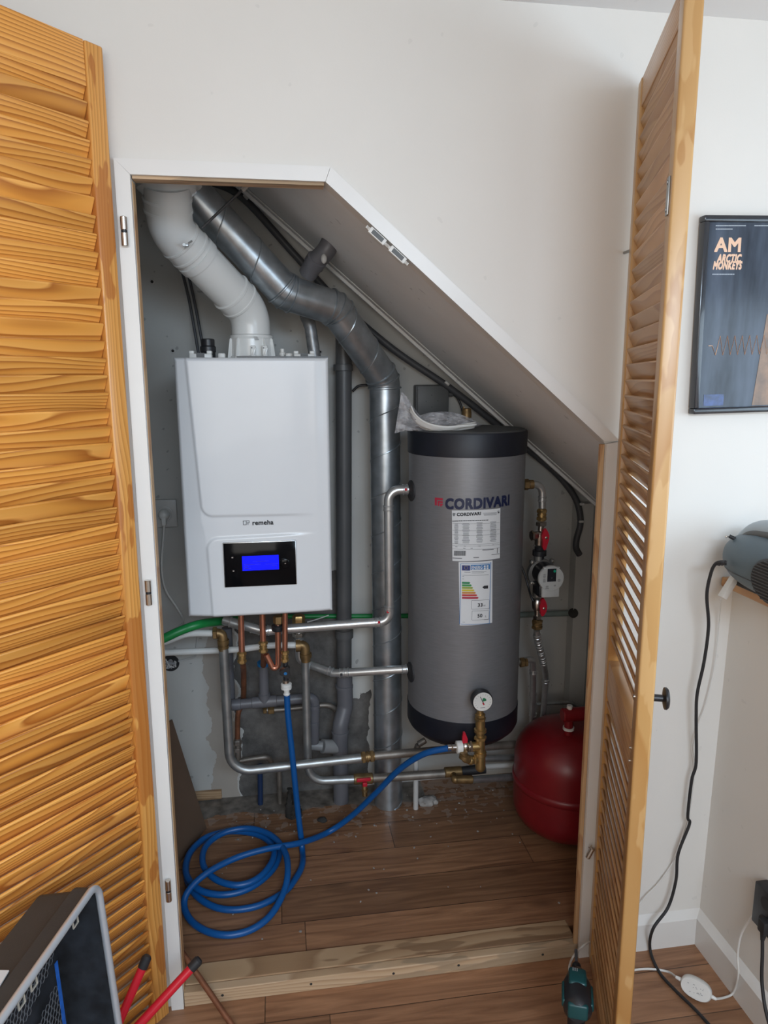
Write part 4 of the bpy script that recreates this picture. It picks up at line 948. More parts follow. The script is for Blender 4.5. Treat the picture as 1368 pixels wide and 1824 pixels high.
MB().cyl(P(792, 1376, 0.555), P(822, 1374, 0.555), 0.0165, 20, 0.002).cyl(P(806, 1378, 0.552), P(813, 1390, 0.50), 0.0105, 18).cyl(P(811, 1388.5, 0.50), P(842, 1388.5, 0.50), 0.0125, 20, 0.002).sphere(P(811, 1388.5, 0.50), 0.013).build('tee', 'brass_old', o)
tubeobj('branch_pipe', [P(840, 1389, 0.50), P(917, 1384, 0.545)], 0.0115, 'steel_dull', o)
MB().cyl(P(822, 1374, 0.555), P(864, 1369, 0.555), 0.015, 20).build('black_sleeve', 'black_rubber', o)
# pipes running right under the tank, behind the vessel
for (a, b, mt, l, rr) in (((845, 1352, 0.60), (935, 1349, 0.62), 'steel_dull', 'upper grey pipe passing under the tank towards the red vessel', 0.0115), ((855, 1366, 0.64), (935, 1362, 0.64), 'white_plastic', 'white pipe passing under the tank behind the grey pipes', 0.009)):
    tag(tubeobj('low_pipe', [P(*a), P(*b)], rr, mt), l, 'pipe')
# thin white vertical pipe at floor by the duct
p0 = P(741, 1352, 0.62); p1 = V3((p0.x, 0.62, 0.03)); tag(tubeobj('white_pipe', [p0, p1], 0.0085, 'dirty_plastic'), 'thin white upright pipe standing on the floor right of the spiral duct', 'pipe')
tag(MB().cyl(P(745, 1326, 0.60), P(758, 1318, 0.60), 0.010, 16, 0.002).cyl(P(745, 1326, 0.60), P(742, 1336, 0.60), 0.010, 16, 0.002).build('pipe_elbow', 'steel_dark'), 'small dark elbow under the tank beside the spiral duct', 'fitting')
# white plastic pipes on the left, and green hose
q = [P(262, 1153, 0.52), P(300, 1141, 0.52), P(335, 1129, 0.51), P(382, 1128, 0.50)]
tag(tubeobj('white_pipe', spl(q, 8), 0.0095, 'white_plastic'), 'white plastic pipe ending in the left brass elbow below the green hose', 'pipe')
q = [P(262, 1164, 0.58), P(330, 1161, 0.57), P(420, 1157, 0.565), P(480, 1150, 0.56), P(530, 1149, 0.555)]
tag(tubeobj('white_pipe', spl(q, 8), 0.0095, 'white_plastic'), 'long white plastic pipe passing behind the copper pipes to the right brass elbow', 'pipe')
q = [P(255, 1152, 0.44), P(290, 1138, 0.44), P(325, 1122, 0.45), P(360, 1111, 0.47), P(400, 1106, 0.575), P(430, 1104, 0.63)]
tag(tubeobj('green_hose', spl(q, 8), 0.0122, 'green'), 'green hose curving under the lower left corner of the boiler', 'hose')
q = [P(500, 1098, 0.760), P(735, 1097, 0.760)]
tag(tubeobj('green_pipe', q, 0.0075, 'green'), 'thin green pipe crossing the back wall behind the duct', 'pipe')
q = [P(900, 1096, 0.755), P(1024, 1092, 0.755)]
o = thing('green_grey_pipe', 'pale grey-green pipe entering a hole in the wall right of the tank', 'pipe', q[0]); tubeobj('pipe', q, 0.0100, 'green_pale', o)
MB().cyl(P(1021, 1092, 0.7315), P(1021, 1092, 0.729), 0.0165, 24).build('wall_hole', 'soot', o)
tag(tubeobj('thin_wire', spl([P(548, 1108, 0.56), P(565, 1103, 0.6), P(585, 1096, 0.64)], 5), 0.0018, 'white_plastic', seg=8), 'thin pale wire below the right end of the boiler', 'cable')
# copper pipes under the boiler
def copper(label, x0, x1, yb, Y, tail, r=0.0085):
    a = P(x0, 1090, Y); b = P(x1, yb, Y); o = thing('copper_pipe', label, 'pipe', b, 'copper pipes under the boiler'); tubeobj('pipe', [a, b], r, 'copper', o)
    coupling(b, b-a, r, 0.036, 'brass', o)
    return o, b
o, b = copper('copper pipe under the boiler that continues down brown behind the plastic drain', 429, 431, 1171, 0.45, None)
q = [b, P(433, 1190, 0.47), P(433, 1238, 0.655), P(425, 1265, 0.668), P(423, 1318, 0.672)]
q = [b, P(433, 1186, 0.50), P(434, 1200, 0.60), P(433, 1248, 0.685), P(424, 1272, 0.69), P(423, 1318, 0.69)]
tubeobj('brown_pipe', spl(q, 8), 0.0085, 'copper_old', o)
MB().hexn(P(423, 1322, 0.69), (0, 0, 1), 0.0135, 0.016).hexn(P(423, 1335, 0.69), (0, 0, 1), 0.0135, 0.012).cyl(P(423, 1315, 0.69), P(424, 1352, 0.69), 0.010, 16).build('old_coupling', 'steel_dark', o, ang=30)
tubeobj('elbow_pipe', spl([P(424, 1348, 0.69), P(427, 1355, 0.69), P(440, 1353, 0.69), P(470, 1349, 0.69), P(480, 1352, 0.70), P(484, 1362, 0.71)], 6), 0.0085, 'steel_dark', o)
o, b = copper('copper pipe under the boiler standing over the blue-ringed drain', 467, 469, 1152, 0.47, None)
tubeobj('brown_pipe', spl([b, P(470, 1168, 0.50), P(469, 1185, 0.57)], 6), 0.0088, 'copper_old', o)
o = thing('copper_pipe', 'copper pipe with a U bend between the other two', 'pipe', P(487, 1190, 0.50), 'copper pipes under the boiler')
tubeobj('pipe', fil([P(495, 1110, 0.465), P(496, 1186, 0.465), P(487, 1192, 0.465), P(474, 1166, 0.465)], [0.016, 0.012], 6), 0.0082, 'copper', o)
MB().hexn(P(496, 1104, 0.465), (0, 0, 1), 0.015, 0.022).build('brass_nut', 'brass_old', o, ang=30); MB().lathe([(0.0165, -0.008), (0.018, -0.004), (0.018, 0.006), (0.015, 0.009)], P(495, 1118, 0.465), (0, 0, 1), 18).build('black_ring', 'black_plastic', o)
o, b = copper('copper pipe under the boiler ending above the black tap', 508, 507.5, 1169, 0.44, None, 0.0075)
# black tap with white hose connector
def tap():
    c = P(509, 1196, 0.43); o = thing('drain_tap', 'small black triangular tap with a white screw ring above the blue hose', 'tap', P(510, 1240, 0.43))
    s = 0.0175; tri = []
    for a in (65, 178, 302):
        for d in (-16, 0, 16): tri.append(c+V3((math.cos(R(a+d)), 0, math.sin(R(a+d))))*s+V3((0, 0.0, 0)))
    MB().prism([t+V3((0, -0.012, 0)) for t in tri], (0, 0.018, 0)).build('handle', 'black_plastic', o, smooth=False)
    MB().cyl(c+V3((-0.001, -0.0115, -0.001)), c+V3((-0.001, -0.0135, -0.001)), 0.0045, 16).build('blue_dot', 'blue_seal', o)
    a = P(508.5, 1176, 0.44); b = P(510, 1222, 0.435)
    MB().tube([a, c+V3((0, 0.006, 0)), b], 0.0075, 16).build('tap_body', 'black_plastic', o)
    MB().cyl(P(509, 1211, 0.435), P(509, 1217, 0.435), 0.0095, 16, 0.001).build('chrome_ring', 'nickel', o)
    MB().lathe([(0.0125, -0.009), (0.0155, -0.0075), (0.0155, -0.001), (0.013, 0.0), (0.0155, 0.001), (0.0155, 0.0075), (0.0125, 0.009)], P(510, 1222, 0.435), (0, 0, 1), 10).build('screw_ring', 'white_plastic', o)
    MB().cyl(P(510.5, 1228, 0.435), P(511, 1246, 0.435), 0.0078, 16).lathe([(0.008, -0.003), (0.010, 0), (0.008, 0.003)], P(510.6, 1236, 0.435), (0, 0, 1), 16).build('hose_tail', 'white_plastic', o)
tap()
# grey plastic drain
def drain():
    y = 0.63; o = thing('drain_pipe', 'grey plastic drain with a T-piece and blue sealing ring under the boiler', 'pipe', P(558, 1330, y))
    a = P(409, 1256, y); b = P(548, 1243, y)
    MB().tube([a, b], 0.0155, 22).build('horizontal_pipe', 'pvc', o)
    t = P(471, 1250, y); u = P(469, 1182, y-0.01)
    MB().tube([t, u], 0.0150, 22).build('upright_pipe', 'pvc', o)
    d = (b-a).normalized(); MB().lathe([(0.0155, -0.038), (0.018, -0.037), (0.018, 0.037), (0.0155, 0.038)], t, d, 24).lathe([(0.018, 0.0), (0.018, 0.028), (0.0155, 0.029)], t, u-t, 24).build('tee', 'pvc', o)
    MB().lathe([(0.0155, -0.006), (0.0185, -0.005), (0.0185, 0.005), (0.013, 0.006)], u, u-t, 24).build('seal_ring', 'blue_seal', o)
    MB().lathe([(0.0155, -0.014), (0.0175, -0.013), (0.0175, 0.013), (0.0155, 0.014)], P(421, 1255, y), d, 24).build('collar', 'pvc', o)
    e = fil([P(536, 1244, y), P(560, 1242, y), P(559, 1322, y+0.02)], 0.022, 8); MB().tube(e, 0.0165, 22).build('elbow_pipe', 'pvc', o)
    MB().lathe([(0.0165, -0.006), (0.0185, -0.005), (0.0185, 0.005), (0.0165, 0.006)], P(559, 1258, y), (0, 0, 1), 22).lathe([(0.0165, -0.006), (0.0185, -0.005), (0.0185, 0.005), (0.0165, 0.006)], P(558.5, 1287, y+0.01), (0, 0, 1), 22).build('collars', 'pvc', o)
    # long upright behind the galvanised pipe
    MB().tube([P(404, 1118, 0.66), P(411, 1262, 0.66)], 0.0155, 22).build('rear_pipe', 'pvc', o)
drain()
def hidden_old():
    o = thing('old_pipe', 'old grey pipe with a brass nut on the concrete behind the blue hose', 'pipe', P(472, 1265, 0.745))
    tubeobj('pipe', spl([P(470, 1265, 0.74), P(500, 1264, 0.74), P(540, 1260, 0.74), P(580, 1256, 0.74), P(596, 1262, 0.745), P(606, 1275, 0.75)], 6), 0.0085, 'steel_dark', o)
    MB().hexn(P(483, 1265, 0.74), (1, 0, 0), 0.0135, 0.02).hexn(P(472, 1265, 0.74), (1, 0, 0), 0.012, 0.012).build('nut', 'brass_old', o, ang=30)
    for (a, b, mt, l) in (((463, 1362, 0.72), (464, 1432, 0.72), 'blue_dark', 'dark blue wrapped pipe stub at the foot of the concrete wall'), ((497, 1368, 0.72), (499, 1430, 0.72), 'steel_dark', 'rusty dark pipe stub at the foot of the concrete wall')):
        tag(tubeobj('pipe_stub', [P(*a), P(*b)], 0.0088, mt), l, 'pipe')
    k = MB(); b0 = P(522, 1460, 0.64); b0.z = 0.03
    for dx, h, r_ in ((-0.012, 0.10, 0.011), (0.016, 0.085, 0.012), (0.002, 0.045, 0.016)):
        pth = [b0+V3((dx*(1-0.35*t), 0, h*t)) for t in [q/10 for q in range(11)]]
        k.tube(pth, [r_*(1.2-0.5*t/10) for t in range(11)], 14)
    for v in k.bm.verts: v.co += V3((noise.noise(v.co*70), noise.noise(v.co*70+V3((9, 0, 0))), 0.5*noise.noise(v.co*60+V3((0, 9, 0)))))*0.007
    tag(k.build('broken_pipe_stump', 'soot'), 'black crumbling pipe stump at the floor behind the blue hose', 'rubble')
hidden_old()

# ================================================================ FILLING SET WITH GAUGE
def fillset():
    KS = 1.36
    class SM(MB):
        def cyl(s, a, b, r, seg=24, bev=0.0, r2=None): return MB.cyl(s, a, b, r, seg, bev, r2)
        def hexn(s, c, axis, r, w, bev=0.12): return MB.hexn(s, c, axis, r, w, bev)
        def sphere(s, c, r, sc=(1, 1, 1), seg=24): return MB.sphere(s, c, r*KS, sc, seg)
        def lathe(s, prof, o, axis=(0, 0, 1), seg=32, caps=True, xdir=None): return MB.lathe(s, [(a*KS, h) for a, h in prof], o, axis, seg, caps)
        def tube(s, path, r, seg=18, caps=True, closed=False): return MB.tube(s, path, r*KS, seg, caps, closed)
    Y = 0.295; o = thing('filling_set', 'brass filling valve stack with a round pressure gauge in front of the tank', 'valve', P(855, 1372, Y))
    c = P(858, 1247, Y-0.01)
    SM().lathe([(0.019, 0.014), (0.0215, 0.010), (0.0215, -0.008), (0.020, -0.010)], c, (0, 1, 0), 40).build('gauge_housing', 'black_plastic', o)
    g = SM().lathe([(0.0195, 0), (0.0195, 0.001)], c+V3((0, -0.0102, 0)), (0, -1, 0), 40).build('gauge_face', 'gauge_white', o)
    y = c.y-0.0116; tk = SM()
    for k in range(15):
        a = R(225-270*k/14); tk.box(c+V3((math.cos(a)*0.0155*KS, y-c.y, math.sin(a)*0.0155*KS)), (0.0034, 0.0003, 0.0006), Matrix.Rotation(-a, 3, 'Y'))
    tk.box(c+V3((0*KS, y-c.y, -0.0125*KS)), (0.013, 0.0003, 0.0013)); tk.build('gauge_scale', 'ink_grey', g, smooth=False)
    SM().prism([c+V3((0.000*KS, y-c.y, 0.001*KS)), c+V3((0.007*KS, y-c.y, 0.002*KS)), c+V3((0.0065*KS, y-c.y, 0.006*KS)), c+V3((0.002*KS, y-c.y, 0.0085*KS)), c+V3((-0.001*KS, y-c.y, 0.007*KS))], (0, -0.0003, 0)).build('green_sector', 'gauge_green', g, smooth=False)
    SM().prism([c+V3((0.002*KS, y-c.y-0.0006, -0.006*KS)), c+V3((0.0035*KS, y-c.y-0.0006, -0.005*KS)), c+V3((-0.0055*KS, y-c.y-0.0006, 0.012*KS)), c+V3((-0.0065*KS, y-c.y-0.0006, 0.0115*KS))], (0, -0.0004, 0)).build('needle', 'ink', g, smooth=False)
    SM().prism([c+V3((0.0005*KS, y-c.y-0.001, -0.001*KS)), c+V3((0.0035*KS, y-c.y-0.001, -0.0055*KS)), c+V3((0.001*KS, y-c.y-0.001, -0.0065*KS)), c+V3((-0.0015*KS, y-c.y-0.001, -0.002*KS))], (0, -0.0004, 0)).build('red_pointer', 'red_plastic', g, smooth=False)
    b = SM(); A = V3((0, 0, 1)); x = lambda py: P(855.5, py, Y)
    b.cyl(x(1275), x(1262), 0.0065, 14); b.hexn(x(1274), A, 0.0105, 0.009); b.cyl(x(1300), x(1278), 0.0098, 20); b.hexn(x(1280), A, 0.0115, 0.008)
    b.lathe([(0.010, -0.006), (0.0125, -0.004), (0.0125, 0.004), (0.010, 0.006)], x(1301), A, 20); b.lathe([(0.008, -0.005), (0.008, 0.005)], x(1309), A, 18)
    b.hexn(x(1314), A, 0.0130, 0.009); b.cyl(x(1345), x(1316), 0.0095, 20); b.lathe([(0.0095, -0.006), (0.0125, -0.005), (0.0125, 0.005), (0.0095, 0.006)], x(1342), A, 20)
    b.cyl(x(1366), x(1346), 0.0105, 20, 0.001); b.sphere(x(1366), 0.0105)
    b.cyl(x(1329), P(839, 1330, Y), 0.0095, 18)
    b.build('brass_stack', 'brass', o, ang=32)
    # upper nut a little paler, safety branch below left
    SM().cyl(P(852, 1352, Y), P(838, 1354, Y-0.01), 0.008, 16).sphere(P(838, 1354, Y-0.01), 0.0095).hexn(P(845, 1353, Y-0.005), (1, 0, 0), 0.0105, 0.005).build('drain_branch', 'brass', o, ang=32)
    SM().tube(fil([P(838, 1354, Y-0.01), P(828, 1352, Y-0.02), P(826, 1340, Y-0.02)], 0.01, 6), 0.0075, 16).lathe([(0.0085, -0.006), (0.0105, -0.005), (0.0105, 0.005), (0.0085, 0.006)], P(827, 1348, Y-0.02), (0.2, 0, 1), 18).build('cap_branch', 'brass_old', o)
    v = SM().cyl(P(842, 1330, Y), P(822, 1330.5, Y), 0.0078, 18).hexn(P(838, 1330, Y), (1, 0, 0), 0.0125, 0.007).sphere(P(829, 1329, Y), 0.0102).build('ball_valve', 'nickel', o, ang=32)
    p = P(829, 1318, Y-0.006)
    SM().prism([p+V3((-0.008, 0, -0.010)), p+V3((0.006, 0, -0.010)), p+V3((0.0065, 0, 0.002)), p+V3((-0.001, 0, 0.022)), p+V3((-0.006, 0, 0.021)), p+V3((-0.008, 0, 0.008))], (0, 0.008, 0)).build('red_lever', 'red_plastic', v, smooth=False)
    MB().lathe([(0.0145, -0.009), (0.0175, -0.0075), (0.0175, 0.0075), (0.0145, 0.009)], P(818, 1330.5, Y), (1, 0, 0), 10).build('screw_ring', 'white_plastic', o)
    a, e = P(813, 1331, Y), P(797, 1331.5, Y)
    MB().tube([a, e], 0.0082, 16).lathe([(0.0085, -0.002), (0.010, 0), (0.0085, 0.002)], a*0.5+e*0.5, (1, 0, 0), 16).build('hose_tail', 'nickel', o)
fillset()

# blue hose
def hose():
    z5 = lambda x, y, dz=0.0: G(280+x/1.71, 1420+y/1.71, 0.041+dz)
    down = [P(511, 1238, 0.435), P(513, 1275, 0.437), P(519, 1330, 0.445), P(525, 1390, 0.455), P(530, 1440, 0.465)]
    c = [z5(441, 150, .004), z5(442, 205), z5(420, 250), z5(385, 290), z5(300, 333), z5(200, 341), z5(125, 305), z5(90, 245), z5(98, 175, .004), z5(150, 125, .006), z5(240, 98, .008), z5(325, 110, .01), z5(370, 155, .012), z5(362, 205, .014),
         z5(320, 252, .016), z5(260, 286, .016), z5(190, 297, .016), z5(125, 280, .017), z5(88, 232, .02), z5(98, 172, .022), z5(150, 122, .024), z5(230, 104, .026), z5(310, 116, .028), z5(352, 150, .03), z5(350, 195, .032),
         z5(308, 246, .033), z5(245, 268, .033), z5(178, 250, .034), z5(140, 205, .036), z5(148, 150, .038), z5(200, 110, .040), z5(275, 95, .042), z5(345, 115, .044), z5(388, 165, .046), z5(398, 225, .040),
         z5(385, 290, .02), z5(345, 360, .006), z5(285, 404, 0), z5(215, 420, 0), z5(150, 408, 0), z5(102, 375, 0), z5(82, 330, .01), z5(95, 285, .03), z5(150, 232, .048), z5(240, 185, .052), z5(340, 156, .052), z5(440, 138, .035)]
    up = [P(585, 1482, 0.52), P(628, 1452, 0.50), P(672, 1410, 0.45), P(712, 1370, 0.39), P(755, 1343, 0.33), P(803, 1331.5, 0.295)]
    ob = tubeobj('garden_hose', spl(down+c+up, 6), 0.0088, 'hose', seg=14)
    tag(ob, 'blue hose coiled on the closet floor between tap and filling valve', 'hose')
hose()

# ================================================================ PUMP LINE RIGHT OF THE TANK
def pumpline():
    Y = 0.50
    o = thing('pump_line', 'steel and brass pump line with two red levers right of the tank', 'pump', P(968, 1285, 0.62))
    d = V3((1, 0, 0)); U = V3((0, 0, 1)); q0 = P(930, 863, Y)
    q = [P(944, 863, Y), P(966, 863, Y), P(966, 905, Y)]
    MB().tube(fil([V3((TC.x+TR-0.01, Y, q0.z)), V3((q[1].x, Y, q0.z)), q[2]], 0.028, 10), 0.0105, 20).build('elbow_pipe', 'steel', o)
    MB().hexn(P(937, 863, Y), d, 0.0165, 0.016).lathe([(0.0135, -0.006), (0.0135, 0.006)], P(946, 863, Y), d, 20).build('brass_union', 'brass_old', o, ang=30)
    pressring(P(966, 889, Y), U, 0.0105, 0.016, par=o)
    coupling(P(965, 917, Y), U, 0.0105, 0.036, 'brass', o, 'brass_union')
    MB().hexn(P(964, 933, Y), U, 0.0165, 0.012).cyl(P(963, 945, Y), P(964, 932, Y), 0.0085, 18).build('union_nut', 'nickel', o, ang=30)
    v = MB().lathe([(0.012, -0.024), (0.014, -0.022), (0.014, -0.012), (0.017, -0.006), (0.017, 0.010), (0.013, 0.016)], P(961, 957, Y), U, 26).cyl(P(961, 953, Y), P(947, 955, Y-0.01), 0.0125, 18, 0.001).hexn(P(948, 954, Y-0.01), (1, 0.1, 0), 0.0155, 0.007).build('ball_valve', 'nickel', o, ang=32)
    def lever(px, py, n0, n1, par, yy):
        c = P(px, py, yy); s = wid(c, 1.0)
        pts = [(-6, -3), (-3, -n0), (1, -n0-2), (5, -n0+4), (8, -4), (7, 6), (3, n1), (-1, n1+2), (-4, n1-4), (-3.5, 8)]
        l = MB().prism([c+V3((a*s, 0, -b*s)) for a, b in pts], (0, 0.009, 0)).build('red_lever', 'red_plastic', par, smooth=False)
        MB().lathe([(0.0042, 0), (0.0042, 0.002), (0.002, 0.0035)], c+V3((2*s, 0, 0)), (0, -1, 0), 6).build('lever_screw', 'nickel', l)
    lever(971, 958, 15, 21, v, Y-0.03)
    MB().lathe([(0.0145, -0.020), (0.0145, -0.010), (0.0205, -0.009), (0.0205, 0.007), (0.015, 0.009), (0.015, 0.018)], P(961, 984, Y), U, 12).build('black_union', 'black_plastic', o, ang=30)
    # pump casting
    c = P(960, 1020, Y)
    pb = MB().lathe([(0.038, 0.018), (0.043, 0.012), (0.043, -0.004), (0.034, -0.012)], c+V3((0.006, -0.008, 0)), (0, 1, 0), 36).cyl(P(960, 990, Y), P(957, 1062, Y), 0.0145, 20).build('pump_casting', 'pump_body', o)
    for px, py in ((949, 1002), (985, 1000), (948, 1039), (982, 1042)):
        p = P(px, py, Y-0.018); MB().cyl(p+V3((0, 0.014, 0)), p, 0.0068, 14, 0.001).build('bolt_lug', 'pump_body', pb); MB().lathe([(0.0042, 0), (0.0042, 0.002), (0.001, 0.003)], p, (0, -1, 0), 6).build('bolt', 'nickel', pb)
    mh = P(980, 1029, 0.42); wpx = wid(mh, 1)
    MB().lathe([(0.033, 0.0), (0.033, 0.058)], mh, (0, 1, 0), 36).box(mh+V3((-0.004, 0.032, -0.042)), (0.052, 0.056, 0.036), bev=0.004).build('motor_housing', 'black_plastic', o)
    fc = MB().lathe([(0.036, 0.004), (0.0375, 0.0), (0.0375, -0.010), (0.036, -0.012)], mh, (0, 1, 0), 44).build('motor_face', 'pump_face', o)
    x0, x1, z0, z1 = -0.0265, 0.0245, -0.055, -0.020
    MB().box(mh+V3(((x0+x1)/2, -0.005, (z0+z1)/2)), (x1-x0, 0.012, z1-z0), bev=0.0015).box(mh+V3((0, -0.005, 0.027)), (0.048, 0.0118, 0.014), bev=0.0015).build('terminal_cover', 'pump_face', o)
    yf = -0.0124
    dsp = MB().box(mh+V3((-0.0005, yf, 0.011)), (0.026, 0.001, 0.038)).build('pump_display', 'cap', fc, smooth=False)
    MB().cyl(mh+V3((0.0075, yf-0.0004, 0.0225)), mh+V3((0.0075, yf-0.0012, 0.0225)), 0.0038, 18).build('green_sticker', 'led', fc)
    rr = random.Random(4)
    for (cx, cz, n, ww) in ((-0.022, 0.014, 5, 0.010), (-0.022, -0.001, 4, 0.008), (0.022, -0.003, 3, 0.010), (-0.013, -0.021, 4, 0.012), (0.010, -0.019, 2, 0.006)):
        pr = MB()
        for k in range(n): pr.box(mh+V3((cx, yf, cz-0.0026*k)), (ww*rr.uniform(0.6, 1), 0.0006, 0.0011))
        pr.build('print', 'ink_grey', fc, smooth=False)
    MB().box(mh+V3((0.0, yf-0.0005, 0.003)), (0.004, 0.0006, 0.0016)).build('print_mark', 'silver', dsp, smooth=False)
    # lower valve, brass, wavy steel
    v2 = MB().lathe([(0.012, -0.018), (0.0150, -0.014), (0.0165, 0.0), (0.0150, 0.014), (0.012, 0.018)], P(957, 1076, Y), U, 26).build('ball_valve', 'nickel', o, ang=32)
    lever(967, 1084, 17, 13, v2, Y-0.03)
    MB().hexn(P(957, 1099, Y), U, 0.0130, 0.012).cyl(P(957, 1097, Y), P(957, 1086, Y), 0.0085, 16).build('union_nut', 'nickel', o, ang=30)
    coupling(P(957, 1112, Y), U, 0.0115, 0.030, 'brass_old', o, 'brass_union')
    pth = spl([P(956, 1122, Y), P(957, 1135, Y+0.01), P(961, 1152, Y+0.03), P(966, 1172, Y+0.06), P(970, 1190, Y+0.09), P(972, 1212, 0.625), P(969, 1255, 0.635), P(966, 1300, 0.64)], 8)
    tubeobj('drop_pipe', pth, 0.0095, 'steel', o)
    for i, w_ in ((7, 0.014), (12, 0.014), (16, 0.016), (20, 0.014), (24, 0.016), (27, 0.016), (40, 0.014)): pressring(pth[i], pth[i+1]-pth[i-1], 0.0098, w_, par=o)
    tag(o, o['label'], 'pump')
    tag(tubeobj('pump_cable', spl([P(925, 1000, 0.52), P(934, 1022, 0.51), P(941, 1045, 0.50), P(945, 1060, 0.48), P(950, 1071, 0.47)], 6), 0.0032, 'black_plastic', seg=10), 'thin black cable running from behind the tank to the pump', 'cable')
pumpline()
def rightreturn():
    Y = 0.50; o = thing('tank_outlet_pipe', 'steel outlet pipe with brass union at the lower right of the tank', 'pipe', P(948, 1290, 0.60))
    a = P(926, 1180, Y); q = [V3((TC.x+TR-0.015, Y, a.z)), P(949, 1181, Y+0.02), P(950, 1215, 0.57), P(948, 1300, 0.64)]
    q[1].z = a.z
    tubeobj('pipe', fil(q, [0.024, 0.03], 8), 0.0098, 'steel', o)
    MB().hexn(P(930, 1180, Y), (1, 0, 0), 0.0155, 0.014).hexn(P(937, 1180, Y), (1, 0, 0), 0.0135, 0.008).build('brass_union', 'brass_old', o, ang=30)
    for px, py, yy in ((950, 1197, 0.545), (949.5, 1237, 0.593), (949, 1272, 0.62)): pressring(P(px, py, yy), (0, 0, 1), 0.0102, 0.014, par=o)
    tag(tubeobj('thin_pipe', fil([P(955, 1254, 0.66), P(1015, 1251, 0.66), P(1042, 1262, 0.66)], 0.03, 8), 0.0065, 'steel_dull'), 'thin grey pipe running right above the red vessel', 'pipe')
rightreturn()

# ================================================================ EXPANSION VESSEL
def vessel():
    c = V3((0.857, 0.45, 0.03)); Rv = 0.163; o = thing('expansion_vessel', 'round red expansion vessel on the closet floor behind the right jamb', 'vessel', c)
    def prof(z0, z1, dome, zz): pass
    H = 0.352; mid = 0.176; pr = []
    for k in range(13):
        a = PI/2*k/12; pr.append((max(0.02, Rv*math.sin(a)**0.75), 0.0+0.098*(1-math.cos(a))))
    pr += [(Rv, mid-0.012), (Rv+0.004, mid-0.009), (Rv+0.005, mid), (Rv+0.004, mid+0.009), (Rv, mid+0.012)]
    for k in range(12, -1, -1):
        a = PI/2*k/12; pr.append((max(0.015, Rv*math.sin(a)**0.72), H-0.112*(1-math.cos(a))))
    pr2 = []
    for r_, z in pr: pr2.append((r_, z))
    MB().lathe(pr2, c, (0, 0, 1), 72).build('shell', 'red', o, ang=50)
    n = P(1013, 1290, 0.40); tp = c+V3((0, 0, H))
    n0 = V3((n.x, 0.40, c.z+H-0.02)); zc = P(1013, 1273, 0.40).z
    MB().cyl(n0, V3((n0.x, n0.y, zc)), 0.013, 20).cyl(V3((n0.x-0.022, n0.y, zc)), V3((n0.x+0.13, n0.y, zc)), 0.0205, 26, 0.003).build('red_tee', 'red', o)
    MB().lathe([(0.0165, -0.004), (0.0165, 0.004)], V3((n0.x, n0.y, P(1012, 1297, 0.40).z)), (0, 0, 1), 24).build('white_ring', 'white_plastic', o)
    MB().cyl(V3((n0.x, n0.y, zc+0.015)), V3((n0.x, n0.y, zc+0.030)), 0.0085, 10, 0.001).build('white_cap', 'white_plastic', o)
vessel()

